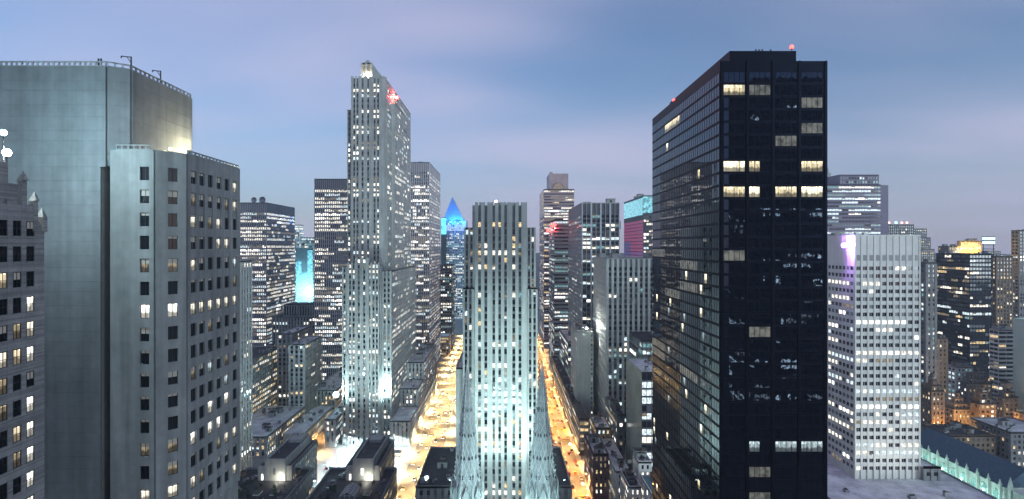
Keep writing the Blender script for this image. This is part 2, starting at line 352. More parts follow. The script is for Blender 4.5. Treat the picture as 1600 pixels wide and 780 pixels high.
# ------------------------------------------------------------------ far-left brick tower (its street side recedes at the edge of the picture)
def window_mesh(name, wd, ht, pane, frame=BLACKM, mull=1, bars=1, sill=STONE_D, fw=.07, blind=0.0):
    b = MB(); h = wd / 2
    if blind: b.quad((-h + fw, -.03, ht * (1 - blind)), (h - fw, -.03, ht * (1 - blind)), (h - fw, -.03, ht - fw), (-h + fw, -.03, ht - fw), 3)
    for k in range(mull + 1):
        for j in range(bars + 1):
            x0 = -h + fw + k * (wd - fw) / (mull + 1); x1 = -h + (k + 1) * (wd - fw) / (mull + 1); z0 = fw + j * (ht - fw) / (bars + 1); z1 = (j + 1) * (ht - fw) / (bars + 1)
            b.quad((x0, -.02, z0), (x1, -.02, z0), (x1, -.02, z1), (x0, -.02, z1), 0)
    for k in range(mull + 2): x = -h + k * (wd - fw) / (mull + 1); b.box(x, x + fw, -.08, 0, 0, ht, 1)
    for j in range(bars + 2): z = j * (ht - fw) / (bars + 1); b.box(-h + .002, h - .002, -.075, 0, z, z + fw, 1)
    if sill: b.box(-h - .1, h + .1, -.2, 0, -.14, -.002, 2)
    c = MB(); keep = [i for i, m_ in enumerate(b.m) if m_ != 0]
    for i, m_ in enumerate(b.m):
        if m_ == 0: c.quad(*[b.v[k] for k in b.f[i]])
    b.f = [b.f[i] for i in keep]; b.m = [b.m[i] for i in keep]
    return b.mesh(name, [pane, frame, sill or frame, SHADE]), c.mesh(name + '_pane', [pane])
def put_window(ms, parent, loc, rz): o = place(ms[0], 'window', parent, loc, rz); place(ms[1], 'pane', o, (0, 0, 0)); return o
XA = -62.0
RW, RH, RB, RD, RC = [roommat('room_' + n_, c_, s_) for n_, c_, s_ in (('warm', (1, .82, .55), .5), ('white', (1, .92, .74), .6), ('bright', (1, .96, .84), 1.0), ('dim', (.95, .78, .5), .15), ('cool', (.78, .95, 1), .45))]
A = Bld('brick_apartment_tower', 'grey-brown brick tower with stepped gothic top cut by the left picture edge', 'building', (XA - 8, 70, 0), BRICK, BRICK, BRICK, ROOFD, 3)
A.tier(XA - 16, XA, 60, 77.6, 0, 143.2, 0)
A.tier(XA - 16, XA, 60, 76.4, 143.2, 145.4, 0); A.tier(XA - 16, XA - .4, 60, 74.6, 145.4, 148.0, 0); A.tier(XA - 16, XA - .8, 60, 73.0, 148.0, 150.6, 0)
for yy, zt in ((77.3, 143.9), (76.1, 146.0), (74.3, 148.5)):
    A.piers.box(XA - .5, XA + (.5 if yy > 76.9 else .22), yy - .35, yy + .35, zt - (4 if yy < 77 else 2), zt); sq = [(XA - .5, yy - .35), (XA + .5, yy - .35), (XA + .5, yy + .35), (XA - .5, yy + .35)]
    A.piers.frus(sq, zt, [(XA + .02 * (x - XA), yy + .02 * (y - yy)) for x, y in sq], zt + 1.3)
A.body.box(XA, XA + .14, 60, 70.55, 96, 146); A.body.box(XA, XA + .14, 71.85, 72.6, 96, 146); A.body.box(XA, XA + .14, 73.9, 74.65, 96, 145); A.body.box(XA, XA + .14, 75.95, 77.58, 96, 143)
wl = [window_mesh('sash', 1.15, 1.95, p, mull=1) for p in (GLASS, GLASS, RW, RH, RB, RD)]
wl[1] = window_mesh('sash_shade', 1.15, 1.95, GLASS, mull=1, blind=.5)
rg = random.Random(5)
for f in range(13):
    zf = 141.3 - f * 3.27
    for k, yc in enumerate((71.2, 73.25, 75.3)):
        A.body.box(XA, XA + .12, yc - .65, yc + .65, zf + 2.0 if f else zf + 2.0, zf + 3.27 - .14 if f else zf + 3.8)
        q = rg.random(); me = (wl[4] if q < .35 else wl[3] if q < .75 else wl[1] if q < .9 else wl[0]) if k == 2 else (wl[2] if q < .14 else wl[5] if q < .3 else wl[1] if q < .5 else wl[3] if q < .6 else wl[0])
        put_window(me, A.root, (XA + .03 - A.off[0], yc - A.off[1], zf), R(90))
A.done()
def floodlight(label, loc, aim, col, power, cat='floodlight', group=None, size=.6, estr=30, name='floodlight', spot=None, post=1.2, radius=.4, globe=False):
    o = tag(empty(name, (loc[0], loc[1], loc[2] - post)), label, cat, group); b = MB()
    b.tube((0, 0, 0), (0, 0, post - size * .5), .07, 6); b.box(-.25, .25, -.25, .25, 0, .08); b.build('post', BLACKM, o)
    if globe:
        e = MB(); r = size * .5
        for i in range(6):
            t0, t1 = math.pi * (i / 6 - .5), math.pi * ((i + 1) / 6 - .5); e.frus([(r * math.cos(t0) * math.cos(k * .6283), r * math.cos(t0) * math.sin(k * .6283)) for k in range(10)], post + r * math.sin(t0), [(r * math.cos(t1) * math.cos(k * .6283), r * math.cos(t1) * math.sin(k * .6283)) for k in range(10)], post + r * math.sin(t1))
        e.build('lens', emitter('lens_%02d_%02d_%02d_%d' % (col[0] * 10, col[1] * 10, col[2] * 10, estr), col, estr), o)
        h = MB(); h.box(-r * .4, r * .4, -r * .4, r * .4, post - r * 1.3, post - r * .9); h.build('housing', BLACKM, o)
        d = (Vector(aim) - Vector(loc)).normalized(); lamp('lamp_light', Vector(loc) + d * (r + .3), col, power, o, radius, spot, aim)
        return o
    d = (Vector(aim) - Vector(loc)).normalized(); a = Vector((0, 0, post)); h = MB(); h.tube(a - d * size * .5, a, size * .35, 10, r2=size * .55); h.build('housing', BLACKM, o)
    e = MB(); e.tube(a + d * .01, a + d * .08, size * .52, 12, r2=size * .35); e.build('lens', emitter('lens_%02d_%02d_%02d_%d' % (col[0] * 10, col[1] * 10, col[2] * 10, estr), col, estr), o)
    lp = Vector(loc) + d * (size * .5 + .25); lamp('lamp_light', lp, col, power, o, radius, spot, aim)
    return o
floodlight('blazing warm white floodlight on the stepped brick tower top', (-65.2, 75.6, 152.3), (-70, 95, 152), (1, .9, .72), 3600, size=1.0, estr=30, post=6.9, globe=True)
floodlight('small blue-white floodlight above the blazing warm one', (-66.0, 76.0, 155.0), (-72, 95, 160), (.3, .78, 1), 6500, size=.8, estr=12, post=9.6, globe=True)

# ------------------------------------------------------------------ concrete tower with a blank wall
B = Bld('concrete_office_tower', 'big concrete tower with a blank panelled wall and chamfered window corner', 'building', (-62, 95, 0), CONC, CONC, CONC, ROOFP, 4)
ZU, ZL = 169.7, 155.9
B.tierp([(-90, 95.4), (-65.66, 95.4), (-63.1, 97.3), (-63.1, 116), (-90, 116)], 153.4, ZU); B.tierp([(-90, 95.4), (-66.5, 95.4), (-66.5, 116), (-90, 116)], 0, 153.4)
q = MB(); q.box(-66.5, -64.9, 98.5, 116, 0, 153.39)
for k in range(60): q.box(-66.48, -64.92, 98.3, 98.5, 92 + k, 92.25 + k)
q.build('recess_wall', mat('recess_louvre', (.02, .02, .023), rough=.6), B.root, B.off)
B.tierp([(-64.9, 95.4), (-57.75, 95.4), (-54.6, 98.85), (-54.6, 118.4), (-64.9, 118.4)], 0, ZL)
pm = {}
def panel(x0, x1, z0, z1, face, d=.4):
    key = (round(x1 - x0, 2), round(z1 - z0, 2))
    if key not in pm: b = MB(); b.box(.01, key[0] - .01, -d, 0, .01, key[1] - .01); pm[key] = b.mesh('panel', [PANEL])
    ox, oy, ang = face; place(pm[key], 'panel', B.root, (ox + math.cos(ang) * x0 - B.off[0], oy + math.sin(ang) * x0 - B.off[1], z0), ang)
rg = random.Random(8); z = ZU; k = 0
while z > 92:
    h = (2.3, 1.7, 2.3, 2.0)[k % 4]; z -= h; xc = -90.0; first = (5.2, 8.0, 3.0, 6.4)[k % 4]
    cuts = [-90, -90 + first, -90 + first + 8, -66.5 if z < 153 else -65.66]
    for a, b_ in zip(cuts, cuts[1:]): panel(a + 90, b_ + 90, z, z + h, (-90, 95.4, 0))
    if z > ZL - 1: panel(0, 3.188, z, z + h, (-65.66, 95.4, math.atan2(1.9, 2.56)))
    if z > ZL - 1:
        for a, b_ in ((0, 6.2), (6.2, 12.5), (12.5, 18.7)): panel(a, b_, z, z + h, (-63.1, 97.3, R(90)))
    k += 1
FH = 3.8
def bface(p0, p1, cols, ww, wh, name):
    p0 = Vector((*p0, 0)); p1 = Vector((*p1, 0)); Wd = (p1 - p0).length; u = (p1 - p0) / Wd; n = Vector((u.y, -u.x, 0)); ang = math.atan2(u.y, u.x)
    def ob(a0, a1, za, zb, d=.4):
        q = [p0 + u * a0, p0 + u * a1, p0 + u * a1 + n * d, p0 + u * a0 + n * d]; B.spans.prism([(v.x, v.y) for v in (q[3], q[2], q[1], q[0])], za, zb, 0, None, True)
    ed = [0] + [v for c in cols for v in (c - ww / 2, c + ww / 2)] + [Wd]
    for i in range(0, len(ed), 2): ob(ed[i], ed[i + 1], 92, ZL)
    ob2 = [(c - ww / 2, c + ww / 2) for c in cols]
    for c in ob2: ob(c[0], c[1], ZL - 2.75, ZL, .395)
    for f in range(16):
        zt = ZL - 2.75 - f * FH; tall = name == 'side' and f in (1,)
        for i, c in enumerate(cols):
            ob(c - ww / 2, c + ww / 2, zt - FH, zt - wh, .395 if not tall else .1)
            yield f, i, p0 + u * c + n * .03, zt - wh, ang
bl = {}
for nm, ww in (('front', 1.55), ('side', 1.9)):
    bl[nm] = [window_mesh('office_window', ww, 2.25, p, mull=1, bars=0, sill=CONC, blind=q_) for p, q_ in ((GLASS, 0), (GLASS, .45), (RW, .3), (RH, .2), (RB, 0), (RD, .35), (RC, .25), (GLASS, .2))]
rg = random.Random(12)
def bpick(f, side):
    q = rg.random()
    if not side: return {6: 4, 12: 5, 14: 3, 1: 1, 4: 5 if q < .4 else 1}.get(f, 0 if q < .5 else 7 if q < .8 else 1 if q < .92 else 5)
    if f == 6: return 3
    if side and f in (1, 2): return (5, 6, 3, 1, 0)[rg.randint(0, 4)]
    if side and f in (11, 12): return 4 if q < .45 else 0
    if not side and f in (12, 14): return 3 if q < .7 else 5
    return 3 if q < .07 else 6 if q < .12 else 1 if q < .25 else 7 if q < .5 else 5 if q < .56 else 0
for nm, p0, p1, cols in (('front', (-64.9, 95.4), (-57.75, 95.4), [5.65]), ('chamfer', (-57.75, 95.4), (-54.6, 98.85), [2.6]), ('side', (-54.6, 98.85), (-54.6, 118.4), [1.9, 4.7, 7.7, 10.9, 14.0, 17.4])):
    for f, i, p, z0, ang in bface(p0, p1, cols, 1.55 if nm != 'side' else 1.9, 2.25, nm):
        put_window(bl['front' if nm != 'side' else 'side'][bpick(f, nm == 'side')], B.root, (p.x - B.off[0], p.y - B.off[1], z0), ang)
def rail(b, p0, p1, z, h=.9, step=.85, parent=None, off=(0, 0, 0)):
    p0 = Vector((*p0, 0)); p1 = Vector((*p1, 0)); Wd = (p1 - p0).length; u = (p1 - p0) / Wd; k = int(Wd / step); v = Vector((-u.y, u.x, 0)) * .12
    def bx(a0, a1, za, zb):
        q = [p0 + u * a0 - v, p0 + u * a1 - v, p0 + u * a1 + v, p0 + u * a0 + v]; b.prism([(t.x, t.y) for t in q], za, zb, 0, None, True)
    bx(0, Wd, z, z + .18); bx(0, Wd, z + h - .2, z + h)
    for i in range(k + 1): bx(i * Wd / k - .12 if i else 0, min(Wd, i * Wd / k + .12), z + .18, z + h - .2)
rl = MB(); rail(rl, (-90, 95.2), (-65.7, 95.2), ZU + .01); rail(rl, (-65.6, 95.3), (-63.0, 97.2), ZU + .01); rail(rl, (-62.95, 97.4), (-62.95, 115.8), ZU + .01, step=1.2)
rail(rl, (-64.0, 95.2), (-58.1, 95.2), ZL + .01); rail(rl, (-54.5, 99.3), (-54.5, 118.2), ZL + .01, h=.7, step=1.2)
tag(rl.build('roof_railing', CONC, B.root, B.off), kind='stuff')
B.done()
def davit(label, x, y, z, h, r, sx):
    o = tag(empty('roof_davit', (x, y, z)), label, 'davit', 'davits on the concrete tower'); b = MB(); b.tube((0, 0, 0), (0, 0, h), .12, 6); b.box(-.3, .3, -.3, .3, 0, .12); b.build('mast', BLACKM, o)
    b = MB(); b.tube((0, 0, h - .1), (-r, 0, h + .1), .08, 6); b.tube((0, 0, h - 1.1), (-r * .45, 0, h), .06, 6); b.tube((-r, 0, h + .1), (-r, 0, h - .25), .1, 6); b.build('arm', BLACKM, o)
davit('dark davit arm on the tower roof nearest the chamfered corner', X(205, 99), 99, ZU, 2.9, 1.7, 1); davit('second dark davit arm further along the concrete roof edge', X(251, 107), 107, ZU, 2.9, 1.5, 1)
b = MB(); [b.tube((X(154 + i * 4, 97), 97, ZU), (X(154 + i * 4, 97), 97, ZU + 1.9), .14, 8) for i in range(2)]; b.box(X(152, 97), X(161, 97), 96.8, 97.2, ZU, ZU + .3); tag(b.build('vent_pipe', BLACKM), 'pair of short dark vent pipes on the concrete tower roof', 'pipe')
floodlight('roof floodlight washing the upper concrete wall pale yellow', (-58.6, 112.5, ZL + 1.3), (-63, 112.5, 161), (1, .9, .58), 2600, size=.5, estr=25)
fl = floodlight('small wall lamp above the chamfered window column', (X(268, 98), 97.6, ZL + .55), (X(268, 98), 94, ZL - 2), (1, .95, .85), 25, size=.4, estr=12, post=.5)

# ------------------------------------------------------------------ towers on the left and centre
simple('pale_pier_tower', 'pale narrow ribbed tower squeezed beside the concrete tower', -170, -148, 323, 339, 131, seed=11, bay=3.9, pw=2.3, fh=3.7, wh=2.2, lit=(.25, .12), pal='white')
def striped(label, x0, x1, y0, y1, z, seed, lit, wall=CHAR, pier=None, **kw):
    k = dict(bay=1.9, pw=.8, fh=3.8, wh=2.3, pd=.45, sd=.1, run=6, pal='white', top=9); k.update(kw)
    return simple('striped_office_slab', label, x0, x1, y0, y1, z, wall=wall, span=mat('grey_spandrel', (.17, .17, .19), noise=.1), pier=pier or PURPLE, seed=seed, lit=lit, units=4, **k)
striped('broad pinstriped slab with satellite dishes on its roof', -292, -247, 600, 681, 184.7, 21, (.65, .5))
dz = tag(empty('satellite_dish', (X(404, 620), 620, 184.7)), 'pale satellite dishes on the broad pinstriped slab', 'satellite dish'); b = MB()
for k, (ox, rr) in enumerate(((-4, 3.0), (5, 3.6))):
    b.tube((ox, 0, 0), (ox, 0, 4), .4, 6); prev = None
    for ring in range(4):
        rad = rr * ring / 3 + .05; pts = [(ox + rad * math.cos(t), -1 - .7 * math.sin(t) * 0 - (rad / rr) ** 2 * 1.2, 5 + rad * math.sin(t)) for t in [i * math.pi / 6 for i in range(12)]]
        if prev: [b.quad(prev[i], prev[(i + 1) % 12], pts[(i + 1) % 12], pts[i]) for i in range(12)]
        prev = pts
b.build('dish', METAL, dz)
striped('dark pinstriped slab with lit floor bands standing left of the tallest stone tower', -184, -132, 560, 640, 204.7, 22, (.45, .4))
striped('pinstriped slab rising behind the right side of the tallest stone tower', -110, -79.9, 620, 726, 229.6, 23, (.55, .15), run=3, fh=3.7)

# tallest stone tower with setbacks
T = Bld('setback_skyscraper', 'tallest stone skyscraper with narrow setbacks and a glowing crown', 'skyscraper', (-97, 413, 0), STONE_D, SPAN, STONE_D, ROOFD, 30)
kw = dict(fh=3.75, wh=2.1, sill=.7, pd=.9, sd=.15, lit=(.36, .1), pal='white', pier_objs=True, run=2)
def pxc(pairs, D, x0): return [(X(a, D) - x0, X(b, D) - x0) for a, b in pairs]
xl, xr = X(549, 413), X(601.5, 413)
T.tier(xl, xr, 413, 526, 0, 260.5, .0)
FR = [(552.3, 555.3), (557.3, 560.3), (565.3, 568.3), (574, 577), (584, 587), (589.5, 592.5)]
T.facade((xl, 413), (xr, 413), 125.5, 260.5, cols=pxc(FR, 413, xl), pz=1.2, top=3, fixed={1: .4, 2: .8, 6: .5, 14: .7, 20: .95, 21: .9, 29: .8, 30: .4}, **kw)
T.tier(X(543, 415), X(605, 415), 415, 500, 0, 237.5, .0)
T.facade((X(543, 415), 415), (xl - .05, 415), 125, 237.5, cols=[(.7, 2.0)], pz=.8, **kw)
T.tier(xl + 1, xr + 3.4, 432, 470, 0, 247, 0)
sk = dict(kw); sk.update(pier_objs=False, bay=3.4, pw=1.5, pd=.12, sd=.06, lit=(.3, .12))
T.facade((xr, 413.8), (xr, 415), 125, 260.5, cols=[(.2, .9)], pz=1, **kw)
T.facade((X(605, 415), 415), (X(605, 415), 432), 0, 237.5, **sk)
T.facade((xr + 3.4, 432), (xr + 3.4, 470), 0, 247, **sk)
T.facade((X(605, 415), 470), (X(605, 415), 500), 0, 237.5, **sk); T.facade((xr, 500), (xr, 526), 0, 237.5, **sk); T.facade((xr, 470), (xr, 526), 238, 260.5, **sk); T.facade((xr, 415), (xr, 470), 238, 260.5, **sk)
# lower shaft in front
xa, xb, xc = X(535, 406), X(595, 406), X(612, 409)
T.tier(xa, xb, 406, 413, 0, 125, .8); T.tier(X(543, 404.5), X(593, 404.5), 404.5, 406, 0, 128, .6); T.tier(X(555, 403.5), X(577, 403.5), 403.5, 404.5, 0, 131.5, .5)
T.facade((X(543, 404.5), 404.5), (X(593, 404.5), 404.5), 0, 128, cols=pxc([(546, 549), (551.5, 554.5), (560.5, 563.5), (568, 571), (576, 579), (582.5, 585.5), (588, 590.5)], 404.5, X(543, 404.5)), pz=.7, fixed={1: .8, 5: .7, 11: .5}, **kw)
T.facade((X(555, 403.5), 403.5), (X(577, 403.5), 403.5), 0, 131.5, cols=pxc([(559.5, 562.5), (568, 571)], 403.5, X(555, 403.5)), pz=.6, **kw)
T.facade((xa, 406), (X(543, 404.5) - .1, 406), 0, 125, cols=[(1.0, 2.3)], pz=.4, **kw)
T.tier(xb - .1, xc, 409, 520, 0, 122, .8)
T.facade((xb, 409), (xc, 409), 0, 122, cols=[(1.6, 3.0), (4.4, 5.8)], pz=.5, **kw)
T.facade((xc, 409), (xc, 520), 0, 122, bay=3.3, pw=1.6, **{k: v for k, v in sk.items() if k not in ('bay', 'pw')})
# crown
cx0, cx1 = X(564, 416), X(582, 416)
T.tier(cx0, cx1, 416, 470, 260.5, 271.5, .5); T.facade((cx0, 416), (cx1, 416), 260.5, 271.5, cols=[(1.3, 3.1), (4.6, 6.8)], fh=6, wh=4.2, sill=1.0, pd=.5, sd=.2, lit=(1, 1), pal='white', pier_objs=True, pz=.6)
T.tier(X(570, 418), X(578, 418), 418, 424, 271.5, 273.6, 0); T.body.frus([(X(570, 418), 418), (X(578, 418), 418), (X(578, 418), 424), (X(570, 418), 424)], 273.6, [(X(573, 418), 420), (X(575, 418), 420), (X(575, 418), 422), (X(573, 418), 422)], 276.0)
T.units(cx0 + 2, cx1 - 2, 430, 465, 271.5, 4); T.units(xl + 3, xr - 3, 475, 520, 260.5, 6)
T.done()
b = MB()
for ox, hh in ((0, 9), (2.5, 6), (-2, 5)): b.tube((X(594, 430) + ox, 430, 260.5), (X(594, 430) + ox, 430, 260.5 + hh), .25, 5, r2=.1)
tag(b.build('roof_mast', BLACKM), 'thin antenna masts behind the glowing crown of the tallest tower', 'antenna')
floodlight('red beacon glowing on the right roof edge of the tallest tower', (xr + 2.0, 448, 255.5), (xr + 2.0, 440, 256), (1, .05, .04), 26000, cat='beacon', name='beacon', size=3.4, estr=3, radius=.8, globe=True, post=8.5)
floodlight('crown floodlight of the tallest tower pointing at the top wall', (X(573, 412), 412.6, 262.2), (X(573, 415), 417, 268), (1, .93, .75), 1500, size=.8, estr=20)
floodlight('bluish-white floodlight low on the left edge of the tallest tower', (X(525, 402), 402, Z(617, 402)), (-110, 406, 60), (.6, .97, 1), 15000, size=4.0, estr=10, post=16, globe=True)
floodlight('bluish-white floodlight low on the right edge of the tallest tower', (X(605, 403), 403, Z(617, 403)), (-85, 406, 60), (.6, .97, 1), 15000, size=4.0, estr=10, post=16, globe=True)

# stone tower in the centre, between the two spires
I = Bld('central_stone_tower', 'ribbed limestone tower in the centre, rising between the two church spires', 'skyscraper', (-1.5, 290, 0), STONE, SPAN, STONE, ROOFD, 31)
ik = dict(fh=3.55, wh=2.35, sill=.7, pd=.85, sd=.12, lit=(.34, .04), pal='soft', pier_objs=True, run=1)
x0, x1 = X(742, 290), X(823.5, 290)
I.tier(x0, x1, 290, 330, 0, 160.6, .0)
I.facade((x0, 290), (x1, 290), 0, 160.6, cols=pxc([(747.2, 751.6), (757, 761.4), (769.6, 773.6), (778.8, 782.8), (788, 792), (800.6, 805), (810.2, 814.6)], 290, x0), pz=1.4, top=8, **ik)
for xa_ in np.linspace(x0 + .5, x1 - .5, 13): I.cop.box(xa_ - .45, xa_ + .45, 289.4, 290.6, 160.6, 162.2)
xw0, xw1 = X(725.5, 294), X(837, 294)
I.tier(xw0, x0 + .1, 294, 328, 0, Z(358, 294), .5); I.tier(x1 - .1, xw1, 294, 328, 0, Z(358, 294), .5)
I.facade((xw0, 294), (x0, 294), 0, Z(358, 294), cols=[(.8, 2.0), (3.1, 4.3)], pz=.8, **ik); I.facade((x1, 294), (xw1, 294), 0, Z(358, 294), cols=[(.6, 1.7), (2.5, 3.6)], pz=.8, **ik)
I.tier(X(738, 296), x0, 296, 330, 100, Z(322, 296), .4)
I.tier(xw0 - .6, x0 - .3, 292.5, 328, 0, Z(452, 292), .5); I.tier(x1 + .3, xw1 + .8, 292.5, 328, 0, Z(452, 292), .5)
I.facade((xw0 - .6, 292.5), (x0 - .3, 292.5), 0, Z(452, 292), cols=[(1.0, 2.2), (3.2, 4.4)], **ik); I.facade((x1 + .3, 292.5), (xw1 + .8, 292.5), 0, Z(452, 292), cols=[(.8, 2.0), (3.0, 4.2)], **ik)
I.units(x0 + 4, x1 - 4, 300, 325, 160.6, 7, k=.9)
I.done()
floodlight('small orange roof lamp on the central stone tower', (X(775, 291), 291, 162.6), (X(775, 291), 289, 160), (1, .6, .3), 300, size=1.3, estr=6, post=2, globe=True)
simple('stone_wing', 'low stone wing attached left of the central tower above the street', X(712, 300), xw0 - .8, 300, 345, Z(577, 300), seed=33, roof=ROOFP, bay=3.4, pw=2.0, fh=3.7, wh=1.9, lit=(.2, .1), units=2)
simple('stone_palazzo', 'low dark-roofed stone block by the left spire beside the bright street', -40, -22, 262, 314, 30, wall=STONE_D, seed=34, bay=3.2, pw=1.8, fh=4, wh=2.2, lit=(.2, .1), units=7)
simple('corner_palazzo', 'low dark-roofed stone block by the right spire beside the orange street', 15.5, 31, 262, 314, 30, wall=STONE_D, seed=35, bay=3.2, pw=1.8, fh=4, wh=2.2, lit=(.2, .1), units=7)

for lb, xx in (('left palazzo roof, outer', -36), ('left palazzo roof, inner', -25), ('right palazzo roof, inner', 18), ('right palazzo roof, outer', 28)):  # lights added on the palazzo roofs to brighten the central tower front
    floodlight('cool floodlight added to brighten the central tower from the ' + lb + ' one', (xx, 266, 32), (xx * .3, 290, 74), (.66, 1, .95), 15000, size=.7, estr=16, spot=R(130), group='added central tower floodlights')

# ------------------------------------------------------------------ the two church spires
SPRIB = mat('spire_rib', (0.58, 0.62, 0.61), noise=0.15, nscale=0.3)
SPST = mat('spire_marble', (0.43, 0.47, 0.46), noise=0.22, nscale=0.25, streak=0.25)
SPDK = mat('spire_opening', (0.03, 0.04, 0.05))
def spire(label, xc, yc):
    o = tag(empty('church_spire', (xc, yc, 0)), label, 'spire', 'twin church spires'); z0, z1, r0 = 54.0, 99.5, 5.1
    ring = lambda r: [(r * math.cos(R(22.5 + 45 * k)), r * math.sin(R(22.5 + 45 * k))) for k in range(8)]
    rad = lambda z: r0 * (z1 - z) / (z1 - z0) + .12
    b = MB(); b.frus(ring(rad(z0)), z0, ring(.12), z1); b.build('cone', SPST, o)
    b = MB()
    for k in range(8):
        a = R(22.5 + 45 * k); c, s_ = math.cos(a), math.sin(a); b.tube((c * rad(z0), s_ * rad(z0), z0), (c * .14, s_ * .14, z1), .2, 5, r2=.08)
        z = z0 + 1
        while z < z1 - 3: rr = rad(z) + .16; h = .22 + .1 * (z1 - z) / 45; b.frus([(c * rr - h, s_ * rr - h), (c * rr + h, s_ * rr - h), (c * rr + h, s_ * rr + h), (c * rr - h, s_ * rr + h)], z, [(c * (rr + .25) - .04, s_ * (rr + .25) - .04), (c * (rr + .25) + .04, s_ * (rr + .25) - .04), (c * (rr + .25) + .04, s_ * (rr + .25) + .04), (c * (rr + .25) - .04, s_ * (rr + .25) + .04)], z + .55); z += 1.5
    tag(b.build('crockets', SPRIB, o), kind='stuff')
    b = MB()          # diamond tracery on every face
    for k in range(8):
        a0, a1 = R(22.5 + 45 * k), R(67.5 + 45 * k); z = z0 + .5; step = 4.2
        def pt(t, z_): r = rad(z_) + .02; return (r * ((1 - t) * math.cos(a0) + t * math.cos(a1)), r * ((1 - t) * math.sin(a0) + t * math.sin(a1)), z_)
        while z < z1 - 12:
            n_ = 2 if z < 72 else 1
            for i in range(n_):
                t0, t1, tm = i / n_, (i + 1) / n_, (i + .5) / n_
                for q in ((t0, z, tm, z + step / 2), (t1, z, tm, z + step / 2), (tm, z + step / 2, t0, z + step), (tm, z + step / 2, t1, z + step)): b.tube(pt(q[0], q[1]), pt(q[2], q[3]), .13, 4)
            z += step
    tag(b.build('tracery', SPRIB, o), kind='stuff')
    for zl in (60.5, 67.0, 74.5, 83):
        for k in range(8):
            am = R(45 + 45 * k); r = rad(zl + .7) * math.cos(R(22.5)) + .03; nx, ny = math.cos(am), math.sin(am)
            for t in (-.28, .28):
                sp = t * rad(zl) * .9; b = MB(); w_ = .26 + .3 * rad(zl) / 5; h = w_ * 3.2; tx, ty = -ny, nx
                P = lambda u_, zz_, d=0: (nx * (r + d) + tx * (sp + u_), ny * (r + d) + ty * (sp + u_), zl + zz_)
                b.poly([P(-w_, 0, .1), P(w_, 0, .1), P(w_, h * .6, .04), P(0, h, 0), P(-w_, h * .6, .04)], 0)
                for q in ((-w_, 0, -w_, h * .6), (w_, 0, w_, h * .6), (-w_, h * .6, 0, h), (w_, h * .6, 0, h)): b.tube(P(q[0], q[1], .14), P(q[2], q[3], .1), .07, 4, 1)
                b.build('lucarne', [SPDK, SPST], o)
    b = MB(); b.tube((0, 0, z1 - .2), (0, 0, z1 + 2.8), .1, 6, r2=.06); b.tube((-.7, 0, z1 + 1.9), (.7, 0, z1 + 1.9), .09, 5); b.frus(ring(.45), z1 - .1, ring(.1), z1 + .6); b.build('finial', SPST, o)
    b = MB(); b.prism(ring(5.4), 40, 54.0); b.prism([(x * 1.05, y * 1.05) for x, y in ring(5.4)], 53.2, 54.3)
    for k in range(8):       # gabled openings round the drum, pinnacles on the angles
        am = R(45 + 45 * k); nx, ny = math.cos(am), math.sin(am); tx, ty = -ny, nx; r = 5.0
        P = lambda u_, z_, d=0: (nx * (r + d) + tx * u_, ny * (r + d) + ty * u_, z_)
        for q in ((-1.9, 53, 0, 58.4), (1.9, 53, 0, 58.4)): b.tube(P(q[0], q[1], .5), P(q[2], q[3], .3), .26, 5)
        b.poly([P(-1.7, 53, .35), P(1.7, 53, .35), P(0, 58, .15)], 0); b.poly([P(-.9, 46, .12), P(.9, 46, .12), P(.9, 51.6, .12), P(0, 53.4, .12), P(-.9, 51.6, .12)], 1)
        a = R(22.5 + 45 * k); b.tube((5.7 * math.cos(a), 5.7 * math.sin(a), 40), (5.7 * math.cos(a), 5.7 * math.sin(a), 56), .5, 6); b.tube((5.7 * math.cos(a), 5.7 * math.sin(a), 56), (5.7 * math.cos(a), 5.7 * math.sin(a), 60.5), .5, 6, r2=.03)
    b.box(-6.2, 6.2, -6.2, 6.2, 0, 41); b.build('belfry', [SPST, SPDK], o)
    return o
spire('pale openwork church spire on the left of the central tower', X(730, 200), 200); spire('pale openwork church spire on the right of the central tower', X(847, 200), 200)

for i, xx in enumerate((-4.5, 4.5)): floodlight('broad cool floodlight added unseen on the nave ridge to brighten the central tower, ' + ('left', 'right')[i] + ' one', (xx, 176, 37.4), (xx, 290, 62), (.7, .98, 1), 110000, size=.9, estr=16, spot=R(62), group='added nave ridge floodlights')  # unseen pair added to raise the light on the central tower's lower front
cn = tag(empty('church_nave', (X(788, 160), 160, 0)), 'long church nave below the two spires, under the lower picture edge', 'church'); b = MB(); b.box(-11, 11, -60, 33, 0, 26); b.box(-22, 22, -50, -34, 0, 24); b.build('wall', SPST, cn)
b = MB(); b.v = [(-11.5, -60, 26), (11.5, -60, 26), (11.5, 33, 26), (-11.5, 33, 26), (0, -60, 36), (0, 33, 36)]; b.f = [(0, 4, 5, 3), (4, 1, 2, 5), (0, 1, 4), (3, 5, 2)]; b.m = [0] * 4; b.build('roof', mat('slate', (.1, .11, .12), noise=.2), cn)
for i, xx in enumerate((-24, -8, 8, 24)): floodlight('cool floodlight added unseen on the nave roof to brighten the spires, ' + ('outer left', 'inner left', 'inner right', 'outer right')[i], (X(788, 160) + xx * .45, 168, 35), (X(730 if i < 2 else 847, 200), 199, 74), (.62, .95, 1), 17000, size=.7, estr=20, spot=R(75), group='added nave roof floodlights')  # added below the view so the spires come out brighter

